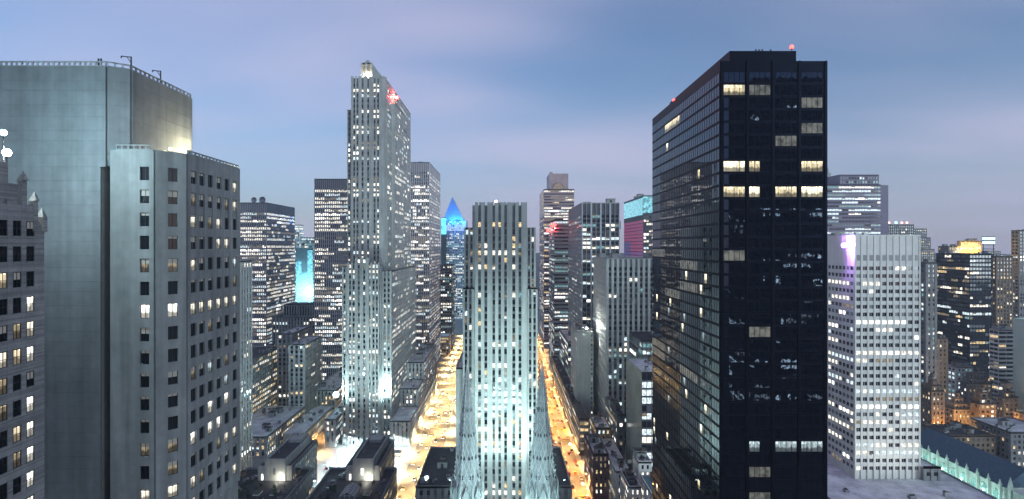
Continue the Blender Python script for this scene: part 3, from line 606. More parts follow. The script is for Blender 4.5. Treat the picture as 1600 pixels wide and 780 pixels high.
# ------------------------------------------------------------------ low roofs with gardens in front of the tallest tower
LEAF = mat('leaf', (0.05, 0.085, 0.04), rough=0.7, noise=0.3, nscale=2)
def shrub_mesh(seed, r=1.0):
    rr = random.Random(seed); b = MB(); b.tube((0, 0, 0), (0, 0, r * .8), .06 * r, 5, 1)
    for i in range(160):
        d = Vector((rr.gauss(0, 1), rr.gauss(0, 1), rr.gauss(0, 1))).normalized() * r * rr.uniform(.45, 1) ; c = d + Vector((0, 0, r * 1.1)); u = Vector((rr.gauss(0, 1), rr.gauss(0, 1), rr.gauss(0, 1))).normalized() * .2 * r; v = u.orthogonal().normalized() * .14 * r
        b.quad(tuple(c - u - v), tuple(c + u - v), tuple(c + u + v), tuple(c - u + v), 0)
    return b.mesh('shrub', [LEAF, BROWN])
SHR = [shrub_mesh(i) for i in range(3)]
def garden_block(label, dx, seed, house):
    G = Bld('roof_garden_block', label, 'building', (-76 + dx, 250, 0), STONE_D, SPAN, STONE_D, ROOFD, seed)
    xl_, xr_ = -93 + dx, -57.5 + dx; fk = dict(bay=3.3, pw=1.9, fh=3.9, wh=2.2, pd=.35, sd=.3, lit=(.12, .05), pal='warm')
    G.tier(xl_, xr_, 236, 310, 0, 20, 1.2); G.facade((xr_, 236), (xr_, 310), 0, 20, **dict(fk, pd=.1, sd=.06))
    m0, m1 = X(540, 295) + dx, X(593, 295) + dx
    G.tier(m0, m1, 295, 335, 0, 26.6, 1.0); G.facade((m1, 295), (m1, 335), 0, 26.6, **dict(fk, pd=.1, sd=.06))
    p0_, p1_ = X(553, 297) + dx, X(585.5, 297) + dx
    for a in ((p0_, p1_, 294.6, 296), (p0_, p1_, 331, 332), (p0_, p0_ + .8, 296, 331), (p1_ - .8, p1_, 296, 331)): G.cop.box(*a, 20, 31.0)
    G.body.box(p0_ + .8, p1_ - .8, 296, 331, 20, 30.2, 0, 1)
    for i in range(7): G.cop.box(p0_ + 1 + i * 1.35, p0_ + 1.7 + i * 1.35, 331.0, 331.9, 31.0, 32.6)
    G.cop.box(p0_ + 2, p1_ - 2, 322, 329, 30.2, 32); G.wins.quad((p0_ + 4.2, 294.55, 23), (p0_ + 5.6, 294.55, 23), (p0_ + 5.6, 294.55, 26.5), (p0_ + 4.2, 294.55, 26.5), 5 if house else 1)
    G.wins.quad((p1_ - 1.9, 294.5, 20.3), (p1_ - .6, 294.5, 20.3), (p1_ - .6, 294.5, 23.2), (p1_ - 1.9, 294.5, 23.2), 5); G.wins.quad((p0_ - 1.9, 294.9, 20.3), (p0_ - .9, 294.9, 20.3), (p0_ - .9, 294.9, 23.4), (p0_ - 1.9, 294.9, 23.4), 5)
    G.body.tube((p0_ + 3.3, 305, 30.2), (p0_ + 3.3, 305, 36), .1, 6); G.units(xl_ + 3, m0 - 2, 262, 305, 20, 9, 0)
    G.units(m1 + 1.5, xr_ - 2, 250, 305, 20, 9, 0, .8)
    rt = G.done(); rr = random.Random(seed)
    floodlight('broad cool floodlight added to brighten the tallest tower from the brown penthouse roof ' + ('by the glasshouse' if house else 'beside the pale ribbed tower'), ((p0_ + p1_) / 2, 327, 33.6), (-98, 408, 85), (.7, .98, 1), 80000, size=.8, estr=16, spot=R(80))  # added source that lifts the lower front of the tallest tower
    for i in range(26):
        x = rr.choice((rr.uniform(m0 - 6, m0), rr.uniform(m0, m1))); y = rr.uniform(266, 291); s_ = rr.uniform(.5, 1.2)
        if house and p0_ - 1 < x < p0_ + 8.5 and y < 286: continue
        q = place(SHR[i % 3], 'roof_shrub', None, (x, y, 20.0), rr.uniform(0, 6), (s_, s_, s_)); tag(q, 'small dark shrub in the roof garden ' + ('beside the glasshouse' if house else 'of the block beside the pale ribbed tower'), 'shrub', 'roof garden shrubs' + (' by the glasshouse' if house else ''))
    for i in range(4):
        q = MB(); x, y = m0 + 1 + i * 4.1, 268 + (i % 2) * 9; q.box(x, x + 3, y, y + 5, 20.01, 20.45, 0); q.box(x + .2, x + 2.8, y + .2, y + 4.8, 20.45, 20.6, 1)
        if not (house and i in (1, 2)): tag(q.build('planter_bed', [WHITEST, LEAF]), 'pale-edged planting bed in the roof garden ' + ('beside the glasshouse' if house else 'of the block beside the pale ribbed tower'), 'planter', 'roof garden planting beds' + (' by the glasshouse' if house else ''))
    floodlight('warm lamp lighting the garden wall ' + ('near the glasshouse' if house else 'of the block beside the pale ribbed tower'), ((p0_ + p1_) / 2 + 3, 291.5, 21.6), ((p0_ + p1_) / 2, 295, 24), (1, .95, .75), 700, size=.5, estr=18)
    return p0_
garden_block('low stone block with roof garden and brown penthouse roof beside the pale ribbed tower', -45, 41, False)
gx = garden_block('low stone block with glasshouse and brown penthouse roof before the tallest tower', 0, 42, True)
gh = tag(empty('glasshouse', (gx + 3.5, 276, 20)), 'small gabled glasshouse on the roof garden', 'glasshouse'); b = MB(); p = MB()
for y in np.linspace(-5, 6, 6):
    for s_ in (-1, 1): b.tube((s_ * 3.4, y, 0), (s_ * 3.4, y, 2.6), .1, 4); b.tube((s_ * 3.4, y, 2.6), (0, y, 4.4), .1, 4)
for s_, z_ in ((-1, 2.6), (1, 2.6), (-.5, 3.5), (.5, 3.5), (0, 4.4)): b.tube((s_ * 3.4, -5, z_), (s_ * 3.4, 6, z_), .1, 4)
b.tube((-3.4, -5, 2.6), (3.4, -5, 2.6), .1, 4); b.tube((-1.1, -5, 0), (-1.1, -5, 3.8), .1, 4); b.tube((1.1, -5, 0), (1.1, -5, 3.8), .1, 4)
for s_ in (-1, 1): p.quad((s_ * 3.38, -5, 0), (s_ * 3.38, 6, 0), (s_ * 3.38, 6, 2.6), (s_ * 3.38, -5, 2.6)); p.quad((s_ * 3.38, -5, 2.6), (s_ * 3.38, 6, 2.6), (0, 6, 4.38), (0, -5, 4.38))
p.poly([(-3.4, -4.98, 0), (3.4, -4.98, 0), (3.4, -4.98, 2.6), (0, -4.98, 4.4), (-3.4, -4.98, 2.6)])
b.build('frame', WHITEST, gh); p.build('pane', BLIND, gh)

# ------------------------------------------------------------------ blocks beside the tallest tower, both streets
Wg = Bld('terraced_street_wing', 'terraced low stone wing along the bright street right of the tallest tower', 'building', (-73, 405, 0), STONE, SPAN, STONE, ROOFP, 45)
fk = dict(bay=3.4, pw=1.9, fh=3.8, wh=2.3, pd=.4, sd=.3, lit=(.3, .2), pal='mix')
for (y0, y1, z) in ((405, 443, 16.5), (443, 474, 30), (474, 562, 44)):
    Wg.tier(-79.5, -65.7, y0, y1, 0, z, .9); Wg.facade((-79.5, y0), (-65.7, y0), 0, z, **fk); Wg.facade((-65.7, y0), (-65.7, y1), 0, z, **dict(fk, pd=.1, sd=.06))
Wg.units(-78, -68, 480, 556, 44, 9, .5, 1.4); Wg.units(-77, -68, 450, 470, 30, 2, 0)
Wg.done()
simple('corner_annex', 'low annex at the left foot of the tallest tower', -125, -117.2, 402, 470, 18.5, seed=46, roof=ROOFP, bay=3.2, pw=1.7, fh=3.9, wh=2.4, lit=(.4, .2), pal='cool', units=2)
simple('bright_window_block', 'mid-rise stone block with bright warm windows rising over a white flat roof', -215, -190, 425, 493, 54, seed=47, roof=ROOFD, bay=3.1, pw=1.6, fh=3.7, wh=2.1, pd=.3, sd=.28, lit=(.55, .25), pal='warm', units=6)
simple('flat_roof_block', 'long low block with a white flat roof at the foot of the mid-rise', -200, -157, 382, 455, 13, seed=48, roof=ROOFP, bay=3.4, pw=1.8, fh=4.2, wh=2.4, lit=(.4, .2), units=16)
rb = Bld('rounded_end_block', 'narrow low block with a rounded end beside the orange-lit street', 'building', (-145, 400, 0), STONE, STONE, STONE, ROOFP, 49)
pts = [(-153, 400), (-138, 400)] + [(-138 - 7.5 + 7.5 * math.cos(R(a)), 462 + 7.5 * math.sin(R(a))) for a in range(0, 181, 20)]
rb.tierp(pts, 0, 10); rb.facade((-138, 400), (-138, 462), 0, 10, bay=3.4, pw=1.8, fh=4.6, wh=2.8, lit=(.5, .4), pal='warm'); rb.units(-151, -141, 410, 460, 10, 9, .2); rb.done()
simple('ledge_roof_block', 'low block with an orange-lit side behind the rounded-end block', -160, -140, 482, 562, 19, seed=50, roof=ROOFP, bay=3.3, pw=1.7, fh=4, wh=2.4, lit=(.5, .4), pal='warm', units=6)
simple('stepped_mid_tower', 'mid-rise with a pale notched roof between bright-windowed block and dark slab', -185, -172.8, 470, 515, 68, wall=STONE_D, seed=51, roof=ROOFP, bay=3.2, pw=1.6, fh=3.7, wh=2.2, lit=(.12, .05), units=3)
simple('orange_side_tower', 'slender mid-rise whose receding side glows orange from the street', -170, -157, 455, 497, 62, seed=52, roof=ROOFP, bay=3.4, pw=1.8, fh=3.6, wh=2.0, lit=(.12, .03), units=2)
b = simple('ribbed_slab_block', 'wide ribbed block with a fluted roof storey behind the notched mid-rise', X(424, 560), X(521, 560), 562, 596, Z(497, 560), wall=STONE_D, seed=53, bay=3.0, pw=1.5, fh=3.7, wh=2.3, pd=.6, lit=(.12, .04), units=0, done=False)
b.tier(X(443, 566), X(517, 566), 566, 590, 0, Z(478, 560), .8); b.facade((X(443, 566), 566), (X(517, 566), 566), Z(497, 560), Z(478, 560), bay=2.6, pw=.8, fh=11, wh=9, sill=1, lit=(0, 0)); b.done()
# far blocks on the left
simple('far_stair_block', 'far blue-lit office block in the glowing gap beside the pinstriped slab', X(471, 900), X(498, 900), 900, 940, Z(372, 900), wall=CHAR, seed=54, bay=2.4, pw=.3, fh=4, wh=2.6, lit=(.7, .6), pal='cool')
simple('thin_far_tower', 'thin far tower with a mast at the edge of the glowing gap', X(458, 1000), X(468, 1000), 1000, 1020, Z(352, 1000), wall=WHITEST, seed=55, bay=2.4, pw=.8, fh=4, wh=2.4, lit=(.5, .4), pal='cool')
sg = tag(empty('video_billboard', (X(476, 880), 880, 0)), 'huge glowing blue-white screen in the gap left of the dark slab', 'billboard'); b = MB(); b.box(-14, 13, 0, 2, 0, 138); b.build('frame', BLACKM, sg)
b = MB(); [b.box(-13 + i * 8.7, -5 + i * 8.7, -.3, -.01, 24 + 3 * i, 134 - 17 * ((i + 1) % 3)) for i in range(3)]; b.build('screen', litmat('cyan_screen', (.2, .78, 1), .45, .85, .3), sg)
lamp('screen_glow', (X(476, 860), 860, 70), (.3, .8, 1), 700000, sg, 6)
# vista of the left street
b = simple('blue_pyramid_tower', 'far tower with a glowing blue pyramid roof', X(689, 1100), X(728, 1100), 1100, 1150, Z(345, 1100), wall=mat('blue_grey_stone', (.25, .3, .38)), seed=56, bay=3, pw=1.2, fh=3.9, wh=2.3, lit=(.45, .3), pal='cool', parapet=.5, done=False)
x0, x1 = X(692, 1105), X(724, 1105); zc = Z(345, 1100); q = MB(); q.frus([(x0, 1105), (x1, 1105), (x1, 1145), (x0, 1145)], zc, [(X(706.8, 1125), 1124.5), (X(707.3, 1125), 1124.5), (X(707.3, 1125), 1125.5), (X(706.8, 1125), 1125.5)], Z(308, 1125)); q.build('pyramid_roof', mat('copper_roof', (.10, .22, .42), rough=.5), b.root, b.off)
b.done()
for i, px in enumerate((690, 708, 726)): floodlight('blue floodlight at the ' + ('left', 'middle', 'right')[i] + ' foot of the far pyramid roof', (X(px, 1098), 1092, zc + 3), (X(707, 1120), 1122, zc + 22), (.03, .24, 1), 45000, size=1.4, estr=10, post=3)
sg = tag(empty('light_panel', (X(693.5, 1092), 1092, 0)), 'glowing cyan panel at the left corner of the pyramid-roofed tower', 'light panel'); b = MB(); b.box(-5, 5, 0, 1.5, 0, Z(340, 1092)); b.build('frame', BLACKM, sg)
b = MB(); b.box(-4.5, 4.5, -.2, -.01, Z(366, 1092), Z(341, 1092)); b.build('panel', litmat('cyan_panel', (.1, .7, 1), 1.2, .7, .2), sg)
simple('vista_dark_block', 'dark window-lit block below the pyramid-roofed tower', X(688, 770), X(706, 770), 770, 815, Z(415, 770), wall=CHAR, seed=57, bay=2.8, pw=1, fh=3.8, wh=2.2, lit=(.35, .2), pal='cool')
simple('orange_corner_house', 'low orange-lit corner block far down the bright street', -88, -70, 735, 766, 24, seed=58, wall=TANB, roof=ROOFP, bay=2.8, pw=1.2, fh=3.8, wh=2.2, lit=(.5, .4), pal='warm')
sg = tag(empty('vista_screen', (X(714, 1300), 1300, 0)), 'white glowing screens closing the bright street in the distance', 'billboard'); b = MB(); b.box(-16, 16, 0, 4, 0, 62); b.build('frame', CHAR, sg); b = MB(); b.box(-14, -2, -.4, -.01, 6, 50); b.box(0, 14, -.4, -.01, 4, 30); b.build('screen', litmat('white_screen', (1, .95, .85), 6, .5, .08), sg)

# ------------------------------------------------------------------ towers between centre and the black glass tower
hb = dict(bay=3.0, pw=.35, fh=3.9, wh=1.8, sill=1.2, pd=.12, sd=.3, run=5)
b = simple('pink_arched_tower', 'pinkish banded tower with an arched window in its raised crown', X(850, 800), X(897, 800), 800, 898, Z(297, 800), wall=PINKG, span=PINKG, seed=60, lit=(.35, .3), pal='mix', done=False, **hb)
x0, x1 = X(858, 804), X(888, 804); z0, z1 = Z(297, 800), Z(272, 804); b.tier(x0, x1, 804, 850, 0, z1, .6); b.tier(x0 + 1, x0 + 5, 806, 812, z1, z1 + 3, 0)
xm = (x0 + x1) / 2; ar = MB(); rr = 7.5; pts = [(xm - rr, 803.8, z0 - 10), (xm + rr, 803.8, z0 - 10)] + [(xm + rr * math.cos(R(a)), 803.8, z0 + 3 + rr * math.sin(R(a))) for a in range(0, 181, 15)]; ar.poly(pts, 0)
for a in range(0, 180, 15): ar.tube((xm + rr * math.cos(R(a)), 803.6, z0 + 3 + rr * math.sin(R(a))), (xm + rr * math.cos(R(a + 15)), 803.6, z0 + 3 + rr * math.sin(R(a + 15))), .9, 5, 1)
for k in (-3.5, 0, 3.5): ar.tube((xm + k, 803.6, z0 - 3), (xm + k, 803.6, z0 + 9), .35, 4, 1)
for k in (1, 5): ar.tube((xm - rr, 803.6, z0 + k), (xm + rr, 803.6, z0 + k), .35, 4, 1)
ar.build('arched_window', [LDIM, PINKG], b.root, b.off); b.done()
simple('banded_red_light_tower', 'dark banded tower with red roof-edge lights in front of the pinkish tower', X(866, 600), X(892, 600), 600, 668, Z(345, 600), wall=CHAR, span=mat('grey_band', (.30, .31, .33), noise=.1), seed=61, lit=(.3, .3), pal='cool', **hb)
floodlight('red beacon on the corner of the dark banded tower', (X(865, 599), 598.4, Z(352, 599)), (X(865, 599) + 3, 602, Z(372, 599)), (1, .05, .05), 26000, cat='beacon', name='beacon', size=4.5, estr=3, post=3, radius=.8, globe=True)
floodlight('smaller red beacon far along the left side of the dark banded tower', (X(850, 700), 640, Z(360, 640)), (X(866, 600), 640, 160), (1, .05, .05), 12000, cat='beacon', name='beacon', size=3.6, estr=3, post=3, radius=.8, globe=True)
P3 = Bld('bay_ribbed_tower', 'grey tower with dark glass bays framed by pale ribs near the black tower', 'skyscraper', (80, 480, 0), STONE_D, CHAR, mat('pale_rib', (.34, .36, .40), noise=.1), ROOFD, 62)
x0, x1 = X(909, 480), X(968, 480); zt = Z(318, 480); P3.tier(x0, x1, 480, 579, 0, zt, .8)
cw = (x1 - x0); P3.facade((x0, 480), (x1, 480), 0, zt, cols=[(cw * k / 8 + (.7 if k % 2 == 0 else .15), cw * (k + 1) / 8 - (.15 if k % 2 == 0 else .7)) for k in range(8)], fh=3.7, wh=2.2, pd=.9, sd=.2, top=9, pier_objs=True, lit=(.3, .06), pal='cool', run=2)
P3.facade((x0, 579), (x0, 480), 0, zt, bay=3.1, pw=1.2, fh=3.7, wh=2.0, pd=.12, sd=.06, lit=(.15, .05), pal='cool', top=9)
P3.units(x0 + 4, x1 - 4, 490, 560, zt, 7, .5, 1.3); P3.done()
P4 = Bld('led_lit_tower', 'far tower with red and purple lit side and a bright cyan crown', 'skyscraper', (162, 640, 0), CHAR, CHAR, CHAR, ROOFD, 63)
x0, x1 = X(1005, 640), X(1035, 640); zt = Z(306, 640); P4.tier(x0, x1, 640, 742, 0, zt, .5); P4.facade((x0, 640), (x1, 640), 0, zt, bay=3, pw=.6, fh=3.8, wh=2.2, lit=(.4, .25), pal='white', top=22)
q = MB(); n_ = 16
for i in range(n_):
    y0 = 640.5 + i * 101 / n_
    for k in range(22): q.quad((x0 - .1, y0 + 101 / n_ - .5, zt - 26 - (k + 1) * 4), (x0 - .1, y0, zt - 26 - (k + 1) * 4), (x0 - .1, y0, zt - 26 - k * 4 - .9), (x0 - .1, y0 + 101 / n_ - .5, zt - 26 - k * 4 - .9), 0 if (i > 9 and k > 5) or k > 14 else 1 if k < 9 else 2)
P4.units(x0 + 5, x1 - 5, 650, 720, zt, 4, 1, 1.5)
q.build('light_panels', [emitter('led_violet', (.22, .18, .55), .13), emitter('led_red', (.6, .1, .32), .15), emitter('led_magenta', (.42, .14, .5), .14)], P4.root, P4.off)['kind'] = 'stuff'
q = MB(); q.box(x0 - .5, x0 - .12, 640.6, 741, zt - 21, zt - 2); q.box(x0, x1, 639.4, 639.85, zt - 19, zt - 1); q.build('crown_screen', litmat('crown_screen_light', (.3, .85, 1), .4, .8, .35), P4.root, P4.off); P4.done()
b = MB(); b.box(X(968, 560), X(975, 560), 600, 616, 0, Z(365, 600)); b.box(X(969, 560), X(973, 560), 602, 612, Z(365, 600), Z(358, 600)); b.tube((X(971, 600), 606, Z(358, 600)), (X(971, 600), 606, Z(345, 600)), .4, 5); tag(b.build('narrow_far_block', CHAR), 'narrow dark far block with a mast beside the cyan-crowned tower', 'building')
P5 = Bld('broad_pier_block', 'broad stone block with strong piers half hidden by the black glass tower', 'building', (88, 400, 0), STONE_D, SPAN, STONE, ROOFD, 64)
x0, x1 = X(947, 400), X(1040, 400); zt = Z(405, 400); P5.tier(x0, x1, 400, 457, 0, zt, .6)
P5.facade((x0, 400), (x1, 400), 0, zt, bay=3.45, pw=1.7, fh=3.75, wh=2.35, pd=.9, sd=.15, pier_objs=True, lit=(.12, .05), pal='cool', fixed={15: .5, 16: .55, 19: .5, 20: .6, 28: .8}, top=5); P5.facade((x0, 457), (x0, 400), 0, zt, bay=3.4, pw=2.0, fh=3.75, wh=2.0, pd=.1, sd=.06, lit=(.05, .02), top=5)
P5.units(x0 + 5, x1 - 5, 410, 450, zt, 5, .5); P5.done()
b = simple('blank_wall_slab', 'narrow slab with a blank pale wall lit from its roof', X(902, 430), X(927, 430), 430, 470, Z(520, 430), wall=mat('pale_render', (.58, .60, .56), noise=.15, nscale=.1, streak=.25), span=mat('pale_render', (.58, .60, .56)), roof=ROOFP, seed=65, cols=[(10.4, 11.2)], bay=4.5, pw=3.0, fh=3.6, wh=1.6, pd=.15, sd=.14, lit=(.1, 0), done=False); b.units(57, 64, 436, 462, Z(520, 430), 4); b.done()
floodlight('white roof lamp on top of the blank pale slab', (X(917, 430), 431.2, Z(513, 432)), (X(917, 430), 420, Z(512, 430)), (.95, 1, .9), 9000, size=1.8, estr=9, post=2.5, globe=True)
simple('street_arcade_block', 'long low block with bright window strips along the orange street', 50.5, 57, 385, 606, 24, wall=mat('maroon_brick', (.17, .11, .11), noise=.2), span=STONE_D, roof=ROOFD, seed=66, bay=3.2, pw=.5, fh=4.2, wh=2.0, pd=.2, sd=.4, lit=(.75, .6), pal='warm', run=7, units=12)
simple('striped_low_block', 'low dark block with white floor strips behind the long arcade block', 58, 76, 520, 640, 53, wall=CHAR, span=mat('pale_band', (.4, .42, .44)), roof=ROOFP, seed=67, bay=3, pw=.3, fh=4.2, wh=2.2, pd=.1, sd=.3, lit=(.5, .4), pal='cool', run=6, units=6)
simple('stepped_roof_block', 'dark low block with cluttered roof between the arcade block and the blank slab', 57.6, 72, 480, 516, 36, wall=STONE_D, roof=ROOFP, seed=68, bay=3, pw=1.4, fh=4, wh=2.2, lit=(.3, .2), units=6)
# townhouse roofs at the foot of the black tower
ROW = [('maroon_end_house', 'maroon-ended house by the orange street', 49.4, 58, 318, 352, 24.5, mat('maroon_brick', (.17, .11, .11)), ROOFP), ('white_top_house', 'white-roofed narrow house behind the maroon-ended one', 57, 66.5, 356, 382, 27, TANB, ROOFP),
       ('gable_house', 'pale house with cluttered roof beside the maroon-ended one', 58.4, 66, 300, 350, 22, WHITEST, ROOFP), ('long_pale_house', 'long pale walled house beside the glass-fronted block', 66.5, 73, 284, 296, 33, WHITEST, ROOFP),
       ('court_house', 'pale stone house with a dark sunken roof court', 60, 66, 276, 297, 24, WHITEST, ROOFD), ('green_roof_house', 'house with blue-green roof panels at the foot of the glass block', 67, 80, 252, 282, 27, WHITEST, mat('green_copper', (.14, .26, .27), noise=.3)),
       ('tall_back_house', 'dark taller house with rooftop tank behind the long pale house', 67, 71.5, 340, 380, 40, GREYB, ROOFD), ('front_stone_house', 'stone house front-most under the black tower', 53, 66.5, 244, 272, 19, WHITEST, ROOFP)]
for i, (nm, lb, a, b_, y0, y1, z, wl_, rf) in enumerate(ROW):
    simple(nm, lb, a, b_, y0, y1, z, wall=wl_, span=wl_, roof=rf, seed=70 + i, cat='house', bay=2.8, pw=1.5, fh=3.6, wh=2.0, pd=.25, sd=.24, lit=(.3, .15), pal='mix', units=7, parapet=1.1)
# glass-fronted block
gb = Bld('glass_front_block', 'green-glazed block with a dull mirror side left of the black tower', 'building', (85, 300, 0), mat('dull_mirror_side', (.26, .30, .27), rough=.25, spec=.5, noise=.35, nscale=.06), CHAR, CHAR, ROOFP, 80)
gb.tier(71.8, 100, 300, 338, 0, 73.7, 1.0); gb.facade((71.8, 300), (100, 300), 0, 73.7, bay=2.6, pw=.25, fh=4.1, wh=3.1, pd=.2, sd=.15, lit=(.3, .3), pal='cool', run=4); gb.units(75, 95, 305, 334, 73.7, 6); gb.done()
simple('sloped_dark_block', 'dark block with one row of lit windows behind the glass-fronted block', 84, 104, 350, 385, 82, wall=CHAR, seed=81, bay=2.4, pw=.4, fh=4.2, wh=2.2, lit=(.25, .3), pal='cool', run=5, units=3)

# ------------------------------------------------------------------ the black glass tower
K = Bld('black_glass_tower', 'huge black glass tower with a few brightly lit upper windows', 'skyscraper', (73, 156, 0), DARKSTEEL, DARKSTEEL, DARKSTEEL, ROOFD, 90)
kx0, kx1, ky0, ky1, kz = 58.6, 87.7, 156.0, 227.0, 190.2
K.tier(kx0, kx1, ky0, ky1, 0, kz, .0); K.tier(X(1140, 158), X(1244, 158), 158, 215, kz, 193.6, .0)
def tower_window(name, wd, ht, pane, n, only=None):
    b = MB(); h = wd / 2
    for k in range(n):
        x0 = -h + k * wd / n + .05; x1 = -h + (k + 1) * wd / n - .05; t = (random.Random(k + n).random() - .5) * .012
        b.quad((x0, -.06 - t, 0), (x1, -.06 + t, 0), (x1, -.06 + t, ht), (x0, -.06 - t, ht), 0 if only is None or k == only else 2); b.box(x1, x1 + .1, -.12, 0, 0, ht, 1)
    b.box(-h, h, -.14, 0, ht, ht + .14, 1); b.box(-h, h, -.14, 0, -.14, 0, 1); return b.mesh(name, [pane, DARKSTEEL, TOWERGLASS])
ROOM = roommat('tower_room', (1, .84, .52), .42, 2.75); ROOMB = roommat('tower_room_bright', (1, .9, .62), .8, 2.75); ROOMC = roommat('tower_room_cool', (.75, .95, 1), .22, 2.75); ROOMD = litmat('tower_room_dim', (.8, .8, .7), .07, .8, .6)
kf = 3.447; fm = [tower_window('front_window', 5.75, 2.75, p, 4) for p in (TOWERGLASS, ROOM, ROOMB, ROOMC, ROOMD)]; sm = [tower_window('side_window', 17.4, 2.75, p, 9, o_) for p, o_ in ((TOWERGLASS, None), (ROOM, None), (ROOMB, 1), (ROOMC, 2), (ROOMD, None), (ROOM, 0), (ROOMB, 3))]; half = [tower_window('half_window', 2.85, 2.75, p, 2) for p in (TOWERGLASS, ROOM, ROOMB, ROOMC, ROOMD)]
FX = [X((a + b_) / 2, 156) for a, b_ in ((1131, 1163), (1171, 1203), (1212, 1244), (1252, 1285))]
LITF = {(1, 0): 1, (1, 1): 4, (7, 0): 2, (7, 1): 1, (7, 3): 1, (9, 0): 1, (9, 1): 2, (9, 2): 1, (9, 3): 2, (29, 1): 3, (29, 2): 3, (29, 3): 3, (31, 1): 4, (2, 3): 4, (4, 3): 4, (5, 2): 4, (14, 0): 4, (20, 1): 4, (33, 1): 4}
rg = random.Random(77)
def wplace(x, y, z0, ang, ws, st, wd):
    """a bay: whole, or two halves of which one is lit"""
    big, hf = ws
    place(big[st], 'window', K.root, (x - K.off[0], y - K.off[1], z0), ang)
for f in range(44):
    z0 = kz - 5.4 - f * kf - 2.0 + 1.6
    for i, x in enumerate(FX if f < 34 else ()):
        st = LITF.get((f, i), 0); 
        if (f, i) in ((7, 1), (9, 1), (29, 1)):
            place(half[st], 'window', K.root, (x - 1.45 - K.off[0], ky0 - K.off[1], z0)); place(half[0], 'window', K.root, (x + 1.45 - K.off[0], ky0 - K.off[1], z0)); continue
        wplace(x, ky0, z0, 0, (fm, None), st, 5.75)
    for i in range(4):
        y = ky0 + 9.0 + i * 17.65; st = 0; q = rg.random()
        if f == 1 and i == 2: st = 1
        if f == 3 and i == 2: st = 2
        if f == 7 and i == 0: st = 5
        elif f > 13 and q < .05: st = 4
        elif f > 13 and q < .34: st = rg.choice((2, 3, 5, 6))
        place(sm[st], 'window', K.root, (kx0 - K.off[0], y - K.off[1], z0), R(-90))
for a in (kx0 + .5, FX[0] + 3.6, FX[1] + 3.6, FX[2] + 3.6, kx1 - .5):
    q = MB(); q.box(a - .28, a + .28, ky0 - .3, ky0 + .01, 60, kz); q.build('mullion', DARKSTEEL, K.root, K.off)
K.done()
for lb, px, D, z in (('red beacon on the black tower roof near its right corner', 1237, 159.5, 195.2), ('red beacon on the far left roof corner of the black tower', 1053, 204, 191.7)):
    floodlight(lb, (X(px, D), D, z), (X(px, D), D - 3, z - .5), (1, .04, .03), 25, cat='beacon', name='beacon', size=1.1, estr=3, post=1.55, globe=True)
for i, px in enumerate((1181, 1186, 1191, 1204)):
    o = tag(empty('rooftop_camera_mast', (X(px, 160), 160, 193.6)), 'small dark fixture on the black tower roof, ' + ('first', 'second', 'third', 'fourth')[i] + ' from the left', 'roof fixture', 'fixtures on the black tower roof'); b = MB(); b.tube((0, 0, 0), (0, 0, .8), .07, 5); b.build('post', BLACKM, o); b = MB(); b.tube((-.15, 0, .85), (.2, 0, .95), .2, 7); b.build('head', BLACKM, o)

# ------------------------------------------------------------------ right side: white tower, church, city beyond
Wt = Bld('white_grid_tower', 'white tower with a regular grid of paired square windows', 'skyscraper', (180, 270, 31), WHITEST, WHITEST, WHITEST, ROOFP, 91)
x0, x1 = X(1335, 270), X(1437.5, 270); zt = Z(369, 270); Wt.tier(x0, x1, 270, 320, 31, zt, .6)
wk = dict(fh=3.6, wh=1.75, sill=1.0, pd=.42, sd=.24, top=13.4, lit=(.16, .12), pal='white', mull=1, run=3)
Wt.facade((x0, 270), (x1, 270), 31, zt, bay=3.06, pw=.95, edge=.7, fixed={0: .15, 1: .1, 5: .5, 9: .3, 16: .9, 20: .5, 23: .8, 24: .9}, **wk); Wt.facade((x0, 320), (x0, 270), 31, zt, bay=3.06, pw=.95, edge=.7, fixed={4: .6, 5: .8, 14: .8, 15: .9, 22: .7, 23: .6}, **dict(wk, pd=.2, sd=.12))
for i in range(10):
    u = x0 + .7 + i * 3.04; Wt.wins.quad((u + .2, 269.66, zt - 11.5), (u + 2.0, 269.66, zt - 11.5), (u + 2.0, 269.66, zt - 8.9), (u + .2, 269.66, zt - 8.9), 1)
Wt.units(x0 + 5, x1 - 5, 280, 310, zt, 5, .5); Wt.done()
ml = floodlight('glaring magenta-white lamp on the top left corner of the white tower', (160.6, 271.8, 140.4), (161.2, 269, 141), (.5, .24, 1), 13000, size=2.4, estr=7, post=1.6, globe=True)
q = MB(); q.tube((0, 0, .05), (4.0, 0, .05), .15, 6); q.tube((0, 0, .05), (4.0, 0, -2.5), .1, 6); q.build('bracket', BLACKM, ml)
for i in range(3): floodlight('podium floodlight added to brighten the white tower, ' + ('left', 'middle', 'right')[i] + ' one', (168 + i * 11, 244, 32.4), (172 + i * 9, 270, 62), (1, .98, .9), 2200, size=.6, estr=14, spot=R(110), group='added podium floodlights')  # added row of lights, makes the white tower brighter towards its base
b = simple('podium_block', 'podium with a broad pale roof terrace under the white tower', 140, 212, 215, 330, 31, wall=CONC, roof=ROOFP, seed=92, bay=4, pw=2, fh=4, wh=2, lit=(.2, .1), parapet=.8, done=False); b.units(146, 208, 222, 262, 31, 14, .15, 1.1); b.tier(x1, X(1470, 268), 268, 290, 31, 36.5, .5); b.facade((x1, 268), (X(1470, 268), 268), 31, 36.5, bay=3, pw=1.4, fh=4.6, wh=1.8, sill=1.2, lit=(.3, .2)); b.done()
hb2 = dict(bay=4.0, pw=.3, fh=4.6, wh=2.2, sill=1.2, pd=.1, sd=.35, run=6)
